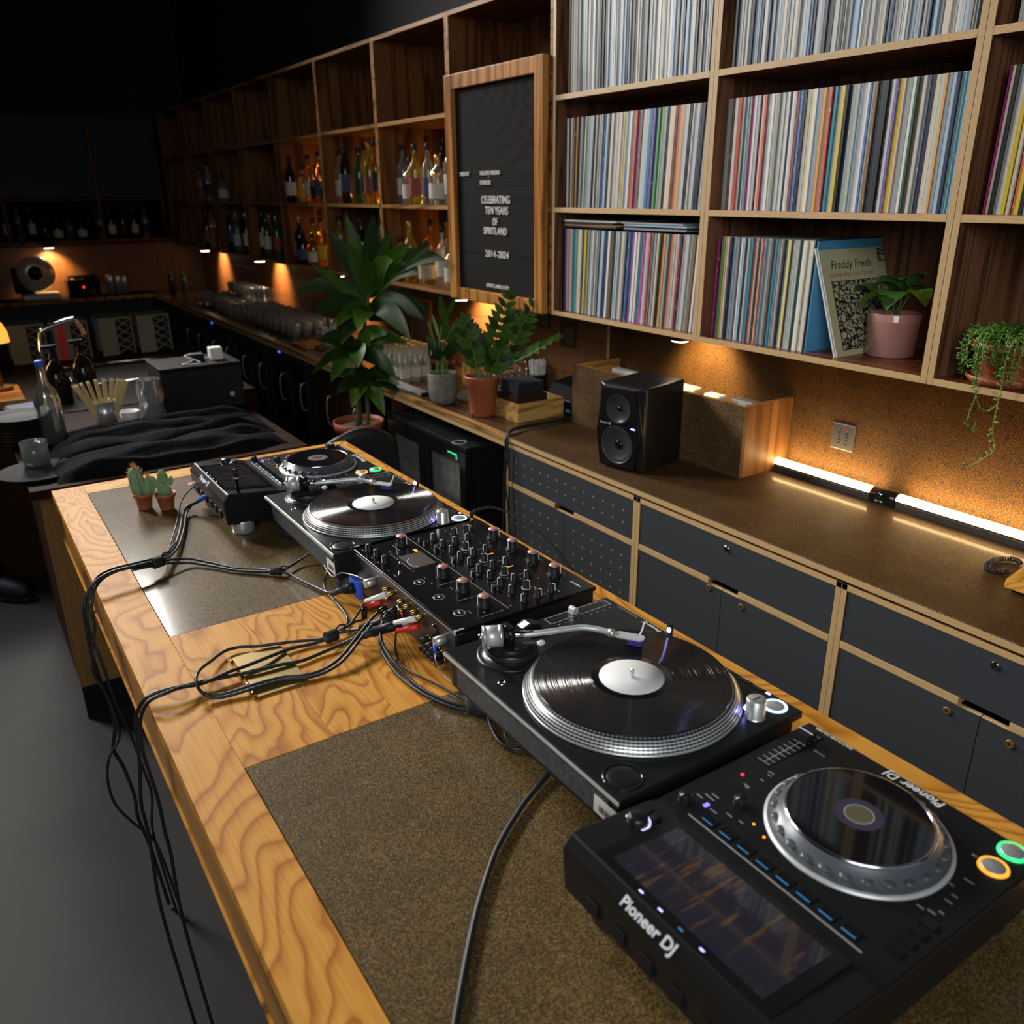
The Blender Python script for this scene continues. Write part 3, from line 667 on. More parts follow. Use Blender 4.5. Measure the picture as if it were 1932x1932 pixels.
    # rear jacks and rear lettering
    for k in range(6): part(t, 'rear_socket', G().box(-.4525, -.4495, .035+k*.045, .055+k*.045, .046, .066), BLACK, .001)
    text(t, 'Pioneer DJ', .0185, WHITEPR, (-.4516, .185, .1022), (R(52), 0, R(-90)), bold=.0004, extrude=.0002, shear=.15)
    # indicator dots and print
    part(t, 'tempo_light', G().cyl((-.175, .300, .0995), .0022, .0016, 'Z', 10), LED_R)
    for kx, ky in ((-.235, .228), (-.242, .206)): part(t, 'status_light', G().cyl((kx, ky, .0997), .0018, .0014, 'Z', 10), LED_O)
    part(t, 'key_sync_light', G().box(-.262, -.254, .282, .287, .1000, .1016), emis('sync_violet', (.2, .15, 1.0), 2.0))
    g = G(); rnd = random.Random(5)
    for a, b, c_, d_ in ((-.26, .235, -.235, .31), (-.2, .275, -.14, .285), (-.29, .29, -.25, .32), (-.33, .3, -.30, .325), (-.19, .02, -.1, .045)):
        for q in range(7):
            xx = rnd.uniform(a, c_); yy = rnd.uniform(b, d_-.008); g.box(xx, xx+.0014, yy, yy+rnd.uniform(.005, .012), .1004, .1006)
    part(t, 'panel_print', g, GREYPR, kind='stuff')
    return t
p1 = media_player('DJ media player with a lit screen at the bottom right corner', 0); p1.location = (-.004, -.345, 0)
p2 = media_player('DJ media player at the far end of the table, nearest the cacti', 1); p2.location = (.001, 1.412, 0)
us = thing('usb_stick', 'black USB stick standing in the far media player', 'USB stick', (-.405, 1.432, .108))
part(us, 'shell', G().lathe([(0, 0), (.0042, 0), (.0042, .034), (.0068, .036), (.0072, .058), (.006, .066), (0, .067)], seg=16), BLACKG)
part(us, 'ring', G().lathe([(.0074, .042), (.0076, .044), (.0074, .046)], seg=16), STEEL)

# ------------------------------------------------------------------ mixer
mx_ = thing('dj_mixer', 'black rotary DJ mixer with copper topped knobs between the turntables', 'mixer', (0, 0, 0))
MX0, MX1, MY0, MY1 = -.303, .012, .498, .952
part(mx_, 'case', G().box(MX0+.004, MX1-.004, MY0+.003, MY1-.003, .014, .098), BLACK, .002)
part(mx_, 'top_panel', G().box(MX0, MX1, MY0, MY1, .097, .105), mat('mixer_gloss', (.006, .006, .007), .16, var=.2, scale=200, spec=.3), .0012)
part(mx_, 'rear_panel', G().box(MX0-.0015, MX0+.004, MY0+.002, MY1-.002, .016, .099), mat('anthracite_metal', (.07, .068, .068), .35, .7, var=.1))
for a in (MY0+.0005, MY1-.0045): part(mx_, 'corner_bracket', G().box(MX0-.002, MX0+.018, a, a+.004, .0965, .1058), ALU, .0006)
for fx, fy in ((-.27, .53), (-.27, .92), (-.02, .53), (-.02, .92)): part(mx_, 'foot', G().cyl((fx, fy, 0), .016, .015, 'Z', 20), RUBBER)
def knob_mesh(r, h, capm, base=0.):
    return [G().lathe([(r*1.12, .105), (r*1.12, .1075), (r, .1085), (r*.93, .105+h-.0015), (r*.85, .105+h), (0, .105+h)], seg=24).mesh('knob', BLACK)]
bigk = G().lathe([(.0145, .105), (.0145, .1075), (.0122, .1085), (.0114, .126), (.011, .127)], seg=28).mesh('knob', BLACK)
bigc = G().lathe([(.0112, .1268), (.0106, .1284), (0, .1287)], seg=28).mesh('copper_cap', COPPER)
smk = G().lathe([(.0082, .105), (.0082, .1068), (.0068, .1076), (.0061, .1205), (.0054, .1215), (0, .1215)], seg=20).mesh('knob', BLACK)
bigp = G().box(-.0130, -.0118, -.0010, .0010, .109, .127).box(-.0127, -.0075, -.0010, .0010, .1268, .1289).mesh('pointer', WHITEPR)
smp = G().box(-.0075, -.0064, -.0009, .0009, .1075, .121).box(-.0071, -.0012, -.0009, .0009, .1210, .1221).mesh('pointer', WHITEPR)
ringm = G().lathe([(.0086, .1052), (.0086, .1062), (.0096, .1060), (.0096, .1052)], seg=24).mesh('light_ring', WHITEPR)
def knob(x, y, big, ang=0., ring=False):
    k_ = part(mx_, 'rotary_knob' if big else 'knob', bigk if big else smk, None, loc=(x, y, 0), rot=(0, 0, ang))
    put('pointer', bigp if big else smp, k_)
    if big: put('copper_cap', bigc, k_)
    if ring: put('light_ring', ringm, k_)
for q, a in zip(((-.207, .9), (-.209, .71), (-.21, .631), (-.211, .552), (-.021, .819), (-.021, .743), (-.021, .666), (-.023, .588)), (2.2, -.3, -.3, -.3, 2.6, .2, 2.4, 2.5)): knob(*q, True, a)
for i, yc in enumerate((.819, .743, .666, .588)):
    for xk in (-.137, -.105, -.074): knob(xk, yc+.0215, False, -.1)
    knob(-.136, yc-.0165, False, .0); knob(-.103, yc-.0165, False, 2.2, True)
    s_ = part(mx_, 'cue_switch', G().box(-.166, -.154, yc+.001, yc+.015, .105, .1065), BLACKG, .0006)
    part(s_, 'toggle', G().tube([(-.16, yc+.008, .106), (-.162, yc+.009, .1165)], .0032, 10, smooth_path=False, r_end=.0042), BLACK)
    part(s_, 'toggle_mark', G().box(-.1665, -.1655, yc+.0075, yc+.009, .107, .119), WHITEPR)
for q, a in (((-.28, .91), .1), ((-.277, .876), .1), ((-.278, .835), .0), ((-.136, .885), .1), ((-.084, .885), 2.3), ((-.052, .886), 2.3), ((-.139, .526), .1), ((-.106, .528), 2.4), ((-.072, .531), 2.4)): knob(*q, False, a)
for q in ((-.165, .894), (-.165, .871)):
    k_ = part(mx_, 'trim_knob', G().lathe([(.0052, .105), (.0042, .106), (.004, .1125), (0, .113)], (q[0], q[1], 0), 14), BLACK)
    part(k_, 'pointer', G().box(q[0]-.0046, q[0]-.004, q[1]-.0004, q[1]+.0004, .106, .113), WHITEPR)
for yc in (.712, .633, .555):
    b_ = part(mx_, 'send_button', G().lathe([(0, .1058), (.0095, .1058), (.0102, .105)], (-.263, yc, 0), 28), BLACKG)
    part(b_, 'ring', G().lathe([(.0108, .1052), (.0108, .1058), (.0116, .1056), (.0116, .1052)], (-.263, yc, 0), 28), GREYPR)
    part(b_, 'mark', G().box(-.2645, -.2615, yc-.004, yc+.004, .1058, .1061), WHITEPR)
part(mx_, 'effect_lever', G().tube([(-.262, .797, .105), (-.264, .797, .121)], .002, 10, smooth_path=False, r_end=.0032), CHROME)
ds = part(mx_, 'display', G().box(-.249, -.182, .762, .872, .105, .1056), BLACKG)
part(ds, 'screen_glow', G().quad((-.243, .775, .1058), (-.19, .775, .1058), (-.19, .845, .1058), (-.243, .845, .1058)), emis('mixer_screen', (.42, .28, .22), .03))
part(ds, 'screen_arc', G().lathe([(.030, .1060), (.0312, .1060)], (-.21, .80, 0), 24, a0=2.2, a1=4.0), WHITEPR)
part(ds, 'screen_value', G().box(-.2, -.193, .848, .862, .1058, .106), LED_O)
g = G()
g.box(-.179, -.178, .52, .935, .1052, .1055)
for yc in (.819, .743, .666, .588):
    for i in range(11):
        a = -2.4+i*.48; g.box(-.021+.019*math.cos(a)-.0006, -.021+.019*math.cos(a)+.0006, yc+.019*math.sin(a)-.0006, yc+.019*math.sin(a)+.0006, .1052, .1054)
    g.box(-.15, -.048, yc+.0405, yc+.0412, .1052, .1054)
for yc in (.71, .631, .552): g.box(-.238, -.19, yc-.034, yc-.0332, .1052, .1054)
rnd = random.Random(3)
for q in range(70):
    xx = rnd.choice((-.29, -.268, -.246, -.225, -.195, -.17, -.15, -.12, -.089, -.06)); yy = rnd.uniform(.515, .93); g.box(xx, xx+.0013, yy, yy+rnd.uniform(.003, .008), .1052, .1054)
part(mx_, 'panel_print', g, GREYPR, kind='stuff')
g = G()
for yc in (.743, .666):
    for i in range(6): g.box(-.089+i*.004, -.0868+i*.004, yc+.004, yc+.008, .1052, .1056)
part(mx_, 'level_lights', g, kind='stuff', mats=emis('meter_amber', (1.0, .4, .03), 1.2))
text(mx_, 'euphonia', .0085, WHITEPR, (-.012, .531, .1053), (0, 0, R(90)), bold=.0002, extrude=.0001)
text(mx_, 'OMNIS-DUO' if False else 'MIC', .003, GREYPR, (-.28, .89, .1053), (0, 0, R(90)), extrude=.0001)
# sockets on the rear panel
g = G()
for yy, zz in ((.765, .082), (.74, .082), (.70, .082), (.675, .082), (.645, .082), (.62, .082), (.765, .062), (.70, .062), (.645, .062)):
    g.tube([(-.304, yy, zz), (-.318, yy, zz)], .0042, 12, smooth_path=False)
part(mx_, 'phono_socket_row', g, GOLDM, kind='stuff')
for yy, zz in ((.60, .030), (.585, .030), (.57, .030), (.555, .030), (.54, .028), (.595, .048), (.575, .046), (.56, .044), (.545, .040)):
    s_ = part(mx_, 'phono_plug_cap', G().tube([(-.303, yy, zz), (-.325, yy, zz-.001)], .0058, 14, smooth_path=False), BLACK)
    part(s_, 'collar', G().tube([(-.3045, yy, zz), (-.309, yy, zz)], .0068, 14, smooth_path=False), GOLDM)
for yy, zz in ((.835, .07), (.536, .074)):
    part(mx_, 'ground_post', G().tube([(-.303, yy, zz), (-.327, yy, zz)], .0088, 18, smooth_path=False), STEEL)
part(mx_, 'microphone_socket', G().tube([(-.303, .575, .074), (-.309, .575, .074)], .012, 22, smooth_path=False), BLACKG)
# ------------------------------------------------------------------ cables on the table
def cable(label, pts, r=.0031, plugs=(), m=None, group='black cables on the table'):
    o = solo('cable', label, 'cable', G().tube(pts, r, 8, sub=4), m or CABLE, group=group)
    for nm, g, mm in plugs: part(o, nm, g, mm)
    return o
def plug(a, b, r0, r1=None): return G().tube([a, b], r0, 14, smooth_path=False, r_end=r1)
def off(pts, dx, dy, dz): return [(x+dx, y+dy, z+dz) for x, y, z in pts]
A = [(-.440, 1.625, .055), (-.462, 1.655, .03), (-.484, 1.667, .02), (-.508, 1.629, .014), (-.541, 1.52, .012), (-.578, 1.413, .014), (-.612, 1.342, .02), (-.64, 1.302, .03), (-.70, 1.286, .035), (-.739, 1.283, .035), (-.776, 1.266, .03)]
Ah = [(-.800, 1.262, .006), (-.814, 1.254, -.03), (-.816, 1.249, -.069), (-.818, 1.243, -.122), (-.813, 1.238, -.196), (-.803, 1.232, -.265), (-.804, 1.227, -.322), (-.817, 1.222, -.372), (-.805, 1.216, -.422), (-.795, 1.211, -.506), (-.797, 1.205, -.569), (-.785, 1.2, -.655), (-.77, 1.19, -.84)]
Ah2 = [(-.790, 1.25, .008), (-.80, 1.237, -.027), (-.802, 1.229, -.064), (-.817, 1.22, -.111), (-.824, 1.211, -.164), (-.806, 1.202, -.227), (-.80, 1.194, -.323), (-.83, 1.185, -.365), (-.844, 1.176, -.416), (-.84, 1.168, -.482), (-.811, 1.159, -.546), (-.774, 1.15, -.62), (-.75, 1.14, -.84)]
Ah3 = [(-.795, 1.255, .008), (-.812, 1.242, -.041), (-.81, 1.233, -.097), (-.806, 1.224, -.123), (-.80, 1.215, -.175), (-.795, 1.205, -.238), (-.778, 1.196, -.334), (-.768, 1.187, -.42), (-.761, 1.178, -.499), (-.774, 1.169, -.571), (-.774, 1.16, -.645), (-.76, 1.15, -.84)]
cable('thick black cable from the far media player hanging over the table edge', A+Ah, .0042, [('socket_collar', plug((-.442, 1.612, .058), (-.456, 1.642, .04), .007), BLUEP)])
cable('black cable bound beside the thick player cable, bulging left under the table edge', off(A, .010, .004, -.002)[2:]+Ah2, .0031)
cable('black cable crossing the other hanging cables below the far table edge', off(A, .002, .011, .003)[5:]+Ah3, .0030)
cable('thin twin audio lead with white and red plugs at the far media player', [(-.452, 1.70, .062), (-.472, 1.70, .05), (-.50, 1.672, .034), (-.528, 1.60, .014), (-.565, 1.50, .006), (-.60, 1.40, .008), (-.625, 1.33, .02), (-.655, 1.300, .026)], .0022,
      [('white_plug', plug((-.447, 1.703, .070), (-.470, 1.70, .066), .0052, .004), WHITEP), ('red_plug', plug((-.447, 1.716, .068), (-.470, 1.714, .064), .0052, .004), REDP)])
Bb = [(-.70, 1.292, .030), (-.631, 1.305, .025), (-.601, 1.311, .02), (-.567, 1.306, .014), (-.528, 1.26, .01), (-.489, 1.203, .008), (-.444, 1.165, .008), (-.416, 1.124, .012), (-.387, 1.137, .01), (-.351, 1.158, .012), (-.318, 1.151, .03)]
cable('black cable running from the strap to the underside of the far turntable', Bb, .0031)
Cc = [(-.70, 1.280, .030), (-.631, 1.296, .022), (-.601, 1.300, .014), (-.567, 1.294, .008), (-.528, 1.248, .006), (-.489, 1.193, .006), (-.444, 1.150, .008), (-.415, 1.122, .010), (-.40, 1.109, .008), (-.388, 1.061, .006), (-.373, 1.007, .006), (-.363, .957, .010), (-.355, .925, .022), (-.345, .905, .034), (-.336, .895, .040)]
cable('black mains lead with a blue locking plug at the mixer', Cc, .0033, [('strain_relief', plug((-.362, .937, .016), (-.345, .905, .034), .0060, .0075), RUBBER), ('plug_body', plug((-.345, .905, .034), (-.328, .886, .042), .0105, .0125), BLACK), ('blue_lock', G().box(-.331, -.322, .862, .908, .022, .062), BLUEP)])
cable('thin black lead looping from the far turntable foot to the cable tie', [(-.337, 1.015, .04), (-.348, 1.001, .03), (-.354, 1.0, .015), (-.362, .974, .008), (-.363, .926, .006), (-.368, .856, .006), (-.378, .817, .006), (-.40, .784, .010), (-.417, .772, .012), (-.447, .766, .008)], .0030)
E_ = [(-.417, .772, .012), (-.447, .771, .010), (-.485, .795, .006), (-.525, .807, .0075), (-.561, .818, .0085), (-.593, .836, .008), (-.623, .833, .010), (-.655, .804, .014), (-.683, .764, .026), (-.698, .732, .030), (-.70, .707, .020), (-.688, .696, .010), (-.664, .689, .008), (-.627, .685, .010), (-.587, .684, .010), (-.558, .68, .009), (-.532, .669, .008), (-.502, .665, .008), (-.469, .667, .014), (-.44, .682, .02), (-.406, .707, .028), (-.373, .73, .036), (-.345, .748, .042), (-.325, .752, .046)]
cable('black cable making the big loop over the brass flap', E_, .0031, [('phono_plug', plug((-.338, .749, .044), (-.318, .752, .05), .0062), BLACKG), ('red_band', plug((-.320, .752, .05), (-.317, .7525, .05), .0066), REDP)])
cable('second black cable lying along the front of the big loop', off(E_[10:], .004, -.009, -.001)[:-2]+[(-.340, .735, .04), (-.322, .738, .046)], .0030, [('phono_plug', plug((-.336, .735, .041), (-.318, .738, .048), .0060), BLACKG)])
F_ = [(-.382, .71, .03), (-.42, .73, .012), (-.466, .729, .006), (-.512, .722, .006), (-.553, .727, .009), (-.592, .731, .010), (-.631, .736, .010), (-.687, .74, .014), (-.725, .739, .018), (-.752, .744, .018), (-.778, .748, .012), (-.793, .754, -.006), (-.803, .764, -.039), (-.804, .77, -.082), (-.812, .776, -.158), (-.819, .782, -.223), (-.817, .788, -.272), (-.817, .794, -.345), (-.82, .80, -.5), (-.80, .81, -.84)]
cable('black microphone cable crossing the brass flap with faint white print', F_, .0035, [('connector_boot', plug((-.405, .722, .018), (-.372, .700, .034), .0060, .0090), RUBBER), ('connector', plug((-.372, .700, .034), (-.325, .668, .052), .0100), BLACK), ('connector_sleeve', plug((-.333, .674, .049), (-.312, .660, .056), .0092), STEEL)])
G_ = [(-.418, .769, .012), (-.461, .771, .006), (-.514, .777, .006), (-.562, .762, .011), (-.606, .751, .013), (-.638, .742, .017), (-.688, .731, .016), (-.726, .729, .022), (-.753, .722, .024), (-.775, .726, .018), (-.789, .731, .002), (-.798, .736, -.024), (-.803, .74, -.081), (-.798, .744, -.143), (-.793, .748, -.212), (-.792, .752, -.281), (-.789, .756, -.335), (-.79, .76, -.5), (-.77, .77, -.84)]
cable('black cable leaving the tie and hanging down nearest the camera', G_, .0033)
cable('short black cable from the tie to the upper black connector', [(-.44, .770, .012), (-.418, .769, .014), (-.393, .761, .016), (-.378, .741, .024), (-.371, .724, .03)], .0031, [('connector', plug((-.380, .745, .022), (-.322, .700, .05), .0092), BLACK)])
H_ = [(-.312, .728, .052), (-.322, .728, .050), (-.337, .722, .047), (-.355, .70, .04), (-.369, .675, .034), (-.374, .653, .026), (-.377, .62, .02), (-.377, .587, .014), (-.374, .553, .008), (-.369, .511, .006), (-.36, .475, .006), (-.345, .438, .006), (-.325, .413, .006), (-.298, .389, .006), (-.25, .36, .006)]
cable('black twin lead curving from the mixer round to the near turntable', H_, .0033, [('phono_plug', plug((-.330, .727, .049), (-.308, .722, .056), .0065), BLACKM), ('white_band', plug((-.309, .7225, .0558), (-.306, .722, .0565), .0068), WHITEP)])
H2 = [(-.312, .708, .043), (-.323, .713, .042), (-.345, .707, .04), (-.362, .691, .034), (-.371, .676, .028), (-.378, .655, .018), (-.382, .622, .012), (-.384, .585, .008), (-.382, .549, .006), (-.377, .506, .006), (-.367, .467, .006), (-.352, .430, .006), (-.331, .402, .006), (-.302, .378, .006), (-.25, .35, .006)]
cable('black lead paired with the twin lead on its left side', H2, .0033, [('phono_plug', plug((-.330, .711, .041), (-.308, .704, .048), .0065), BLACKM), ('red_band', plug((-.309, .7045, .0478), (-.306, .7035, .0485), .0068), REDP)])
I_ = [(-.336, .66, .052), (-.340, .668, .034), (-.350, .652, .016), (-.357, .632, .006), (-.362, .606, .005), (-.357, .564, .005), (-.343, .52, .005), (-.332, .476, .005), (-.321, .433, .006), (-.315, .408, .006), (-.28, .38, .006)]
cable('thin grey black lead from the white and red plugs to the near turntable', I_, .0022, [('white_plug', plug((-.340, .672, .056), (-.312, .634, .074), .0048, .0062), WHITEP), ('red_plug', plug((-.340, .662, .044), (-.312, .626, .060), .0048, .0062), REDP)])
cable('thin lead with a grey white and a red plug at the mixer middle', [(-.44, .776, .010), (-.40, .785, .012), (-.38, .79, .016), (-.352, .808, .03), (-.342, .812, .038), (-.336, .802, .044)], .0024, [('white_plug', plug((-.340, .806, .046), (-.312, .762, .072), .0046, .0064), WHITEP), ('red_plug', plug((-.340, .812, .030), (-.314, .786, .046), .0046, .0062), REDP)])
cable('short black stub lead with a black barrel beside the tie', [(-.40, .786, .010), (-.368, .797, .012), (-.352, .796, .012), (-.345, .798, .022), (-.343, .813, .03)], .0026, [('barrel', plug((-.349, .797, .012), (-.344, .806, .034), .0062), BLACKG)])
cable('black cable loop lying by the near turntable foot', [(-.27, .40, .006), (-.305, .393, .006), (-.318, .37, .008), (-.330, .342, .008), (-.338, .304, .006), (-.330, .278, .006), (-.308, .268, .006), (-.27, .272, .008)], .0030)
cable('inner black cable loop under the near turntable edge', [(-.27, .31, .034), (-.305, .321, .028), (-.324, .31, .02), (-.331, .295, .015), (-.327, .28, .013), (-.31, .271, .013), (-.27, .267, .016)], .0030)
cable('black mains cable crossing the near cork inlay', [(-.24, .195, .012), (-.279, .197, .012), (-.301, .202, .010), (-.339, .188, .006), (-.382, .167, .006), (-.409, .151, .006), (-.443, .129, .006), (-.486, .095, .006), (-.56, .02, .006), (-.66, -.1, .006)], .0042)
cable('thin silver ground wire from the far turntable to the mixer post', [(-.345, 1.02, .05), (-.346, .97, .04), (-.340, .93, .062), (-.332, .88, .074), (-.322, .846, .074)], .0012, m=STEEL)
cable('thin blue sleeved ground wire on the mixer corner post', [(-.326, .536, .072), (-.330, .528, .058), (-.333, .522, .045), (-.325, .515, .02), (-.315, .50, .006)], .0011, [('blue_sleeve', plug((-.327, .535, .071), (-.3305, .527, .056), .0032), BLUEP)], STEEL)
cable('black headphone lead from the mixer down to the record cabinets', [(-.012, .928, .124), (.004, .930, .132), (.05, .93, .128), (.10, .90, .10), (.15, .82, .04), (.165, .70, -.05), (.17, .55, -.14), (.18, .45, -.3)], .0030, [('jack_plug', plug((-.012, .928, .1185), (-.012, .928, .132), .0048), BLACK), ('gold_sleeve', plug((-.012, .928, .104), (-.012, .928, .119), .0035), GOLDM)])
def strap(label, p, d, r=.012):
    d = Vector(d).normalized()*.012; p = Vector(p)
    o = solo('cable_tie', label, 'cable tie', G().tube([p-d, p+d], r, 16, smooth_path=False), mat('velcro', (.012, .012, .013), .9, var=.4, scale=300), group='velcro cable ties')
    part(o, 'tab', G().tube([p-d*1.0+Vector((0, 0, r)), p-d*1.6+Vector((0, 0, r+.006)), p-d*2.6+Vector((0, 0, r+.002)), p-d*2.0+Vector((0, 0, r*.6))], .0018, 6), RUBBER)
strap('black velcro tie round the cable bundle on the far cork inlay', (-.642, 1.297, .028), (-.06, -.02, .002), .0125)
strap('black velcro tie round two cables near the far turntable', (-.420, 1.128, .011), (-.05, .05, 0), .0095)
strap('black velcro tie beside the brass flap', (-.432, .770, .0115), (-.05, -.004, 0), .0115)

# ------------------------------------------------------------------ small cacti
def spines(g, pts, n, ln, r=.00035, rnd=random.Random(2)):
    for p, d in pts:
        for _ in range(n):
            e = (Vector(d)+Vector((rnd.uniform(-.8, .8), rnd.uniform(-.8, .8), rnd.uniform(-.4, .8)))).normalized()*ln*rnd.uniform(.6, 1.1)
            q = Vector(p); s_ = e.orthogonal().normalized()*r; t_ = e.cross(s_).normalized()*r
            b = len(g.v); g.v += [tuple(q+s_), tuple(q-s_*.5+t_), tuple(q-s_*.5-t_), tuple(q+e)]
            for f in ((b, b+1, b+3), (b+1, b+2, b+3), (b+2, b, b+3)): g.f.append(f); g.m.append(0); g.sm.append(False)
def pot_small(label, loc):
    t = thing('potted_cactus', label, 'cactus', loc, group='small cacti on the cork inlay')
    part(t, 'pot', G().lathe([(0, .001), (.0175, .001), (.019, .003), (.0245, .038), (.0275, .0385), (.0285, .048), (.0265, .0485), (.0245, .044), (.0235, .041)], seg=32), TERRA)
    part(t, 'soil', G().cyl((0, 0, .036), .0236, .005, seg=24), SOIL)
    return t
cactus_g = mat('cactus_blue_green', srgb(128, 162, 122), .6, var=.25, scale=90)
cactus_l = mat('cactus_rib_edge', srgb(150, 150, 96), .7, var=.3, scale=200)
spine_m = mat('cactus_spine', srgb(214, 170, 84), .6)
c1 = pot_small('columnar cactus pair with yellow spines in a small terracotta pot', (-.578, 1.772, 0))
def ribbed(c, r, h, tilt, ribs=8):
    n = ribs*4; prof = [(.55, 0), (.9, .12), (1, .4), (.97, .7), (.82, .88), (.5, .97), (.12, 1.0)]
    g = G(); vs = []; edge = []
    for f, hh in prof:
        for i in range(n):
            a = 2*math.pi*i/n; rr = r*f*(.84+.16*math.cos(ribs*a))
            p = (c[0]+rr*math.cos(a)+tilt[0]*hh, c[1]+rr*math.sin(a)+tilt[1]*hh, c[2]+h*hh); vs.append(p)
            if i % 4 == 0 and hh > .1: edge.append((p, (math.cos(a), math.sin(a), .4)))
    g.add(vs, [(j*n+i, j*n+(i+1) % n, (j+1)*n+(i+1) % n, (j+1)*n+i) for j in range(len(prof)-1) for i in range(n)]+[tuple((len(prof)-1)*n+i for i in range(n))], 0, True)
    return g, edge
for c_, r_, h_, tl in (((-.006, .006, .038), .0205, .082, (-.006, 0, 0)), ((.013, -.008, .038), .017, .052, (.006, 0, 0))):
    g, ed = ribbed(c_, r_, h_, tl); st = part(c1, 'stem', g, cactus_g)
    g2 = G(); spines(g2, ed, 7, .010); top = (c_[0]+tl[0], c_[1], c_[2]+h_); spines(g2, [(top, (0, 0, 1))], 90, .020)
    part(st, 'spines', g2, spine_m, kind='stuff')
c2 = pot_small('bunny ear cactus with white dotted pads in a small terracotta pot', (-.527, 1.733, 0))
pad_m = mat('cactus_pad', srgb(112, 152, 96), .65, var=.15, scale=120)
dot_m = mat('cactus_glochid', srgb(206, 210, 176), .8)
for (cx, cz, rx, rz, ro) in ((0, .053, .019, .020, 0), (.0, .092, .0145, .023, .0), (-.022, .080, .0095, .021, .45), (.019, .081, .0075, .015, -.35)):
    g = G(); g.ball((0, 0, 0), rx, rx*.55, rz, 16, 10); M4 = Matrix.Translation((cx, 0, cz)) @ Matrix.Rotation(-ro, 4, 'Y'); g.move(M4)
    pd = part(c2, 'pad', g, pad_m); gd = G()
    for j in range(1, 9):
        th = math.pi*j/9
        for i in range(16):
            a = 2*math.pi*(i+.5*(j % 2))/16; p = M4 @ Vector((rx*1.02*math.sin(th)*math.cos(a), rx*.57*math.sin(th)*math.sin(a), -rz*1.01*math.cos(th))); gd.ball(p, .0011, seg=5, rings=3)
    part(pd, 'glochids', gd, dot_m, kind='stuff')
c2.rotation_euler = (0, 0, R(-25))
# ------------------------------------------------------------------ record sleeves
PAL = {'K': ((.015, .016, .018), (.2, .2, .2), 'black'), 'N': ((.02, .035, .07), (.25, .3, .36), 'navy'), 'G': ((.28, .29, .29), (.6, .6, .58), 'grey'), 'L': ((.46, .47, .46), (.28, .28, .28), 'pale grey'),
       'W': ((.68, .67, .63), (.42, .42, .42), 'white'), 'C': ((.60, .53, .40), (.3, .24, .16), 'cream'), 'B': ((.33, .45, .58), (.7, .7, .7), 'light blue'), 'T': ((.02, .20, .28), (.5, .6, .6), 'teal'),
       'A': ((.34, .58, .62), (.1, .2, .25), 'aqua'), 'M': ((.45, .04, .22), (.7, .4, .5), 'magenta'), 'P': ((.16, .09, .34), (.5, .4, .6), 'purple'), 'Y': ((.62, .47, .03), (.3, .2, .02), 'yellow'),
       'R': ((.62, .10, .06), (.8, .5, .4), 'red'), 'O': ((.66, .33, .08), (.7, .6, .4), 'orange'), 'E': ((.09, .30, .10), (.5, .6, .3), 'green'), 'D': ((.03, .09, .06), (.3, .4, .3), 'dark green'),
       'S': ((.38, .42, .34), (.2, .22, .18), 'sage'), 'V': ((.20, .12, .07), (.6, .5, .4), 'brown'), 'U': ((.06, .16, .42), (.6, .6, .7), 'royal blue'), 'I': ((.66, .44, .40), (.4, .2, .2), 'pink')}
def sleeve_mat(k):
    a, b, nm = PAL[k]
    if 'sleeve_'+k in MATS: return MATS['sleeve_'+k]
    m, nt, p = nodes_of('sleeve_'+nm.replace(' ', '_'))
    tc = nt.nodes.new('ShaderNodeTexCoord'); oi = nt.nodes.new('ShaderNodeObjectInfo')
    mp = nt.nodes.new('ShaderNodeMapping'); mp.inputs['Scale'].default_value = (60, 160, 26)
    cb = nt.nodes.new('ShaderNodeCombineXYZ'); nt.links.new(math_node(nt, 'MULTIPLY', oi.outputs['Random'], 91.), cb.inputs[2]); nt.links.new(cb.outputs[0], mp.inputs['Location'])
    nt.links.new(tc.outputs['Object'], mp.inputs[0]); n = nt.nodes.new('ShaderNodeTexNoise'); n.inputs['Scale'].default_value = 1.6; n.inputs['Detail'].default_value = 4; nt.links.new(mp.outputs[0], n.inputs['Vector'])
    thr = math_node(nt, 'ADD', .59, math_node(nt, 'MULTIPLY', oi.outputs['Random'], .16))
    f = nt.nodes.new('ShaderNodeMapRange'); nt.links.new(n.outputs['Fac'], f.inputs[0]); nt.links.new(thr, f.inputs[1]); nt.links.new(math_node(nt, 'ADD', thr, .06), f.inputs[2])
    mx = nt.nodes.new('ShaderNodeMix'); mx.data_type = 'RGBA'; mx.inputs[6].default_value = rgba(a); mx.inputs[7].default_value = rgba(b)
    nt.links.new(f.outputs[0], mx.inputs[0]); nt.links.new(mx.outputs[2], p.inputs['Base Color'])
    p.inputs['Roughness'].default_value = .42; MATS['sleeve_'+k] = m; return m
SL = {}
def sleeve_mesh(th, k):
    key = (round(th, 4), k)
    if key not in SL: SL[key] = G().box(0, .312, -th, 0, 0, .3145).mesh('record_sleeve', sleeve_mat(k))
    return SL[key]
TH = (.0042, .0058, .0072, .0088, .0105)
def record_row(seq, y_hi, y_lo, zb, where, group, lean, thw=None, seed=1, xf=1.168):
    rnd = random.Random(seed); ths = [TH[rnd.choice((0, 1, 1, 2, 2, 3, 3, 4))] for _ in seq]
    sc_ = (y_hi-y_lo)/sum(t+.0005 for t in ths); q = y_hi; prev = 0.
    for i, (k, th) in enumerate(zip(seq, ths)):
        th = th*sc_; th = round(th*5000)/5000; le = lean(i, len(seq)); le = max(le, prev); prev = le
        o = put('record_sleeve', sleeve_mesh(th-.0003, k), None, (xf+rnd.uniform(-.004, .004), q, zb+math.sin(le)*0), (le, 0, 0))
        tag(o, '%s record sleeve, %s from the left in the %s' % (PAL[k][2], ordinal(i+1), where), 'record', group); q -= th+.0005*sc_
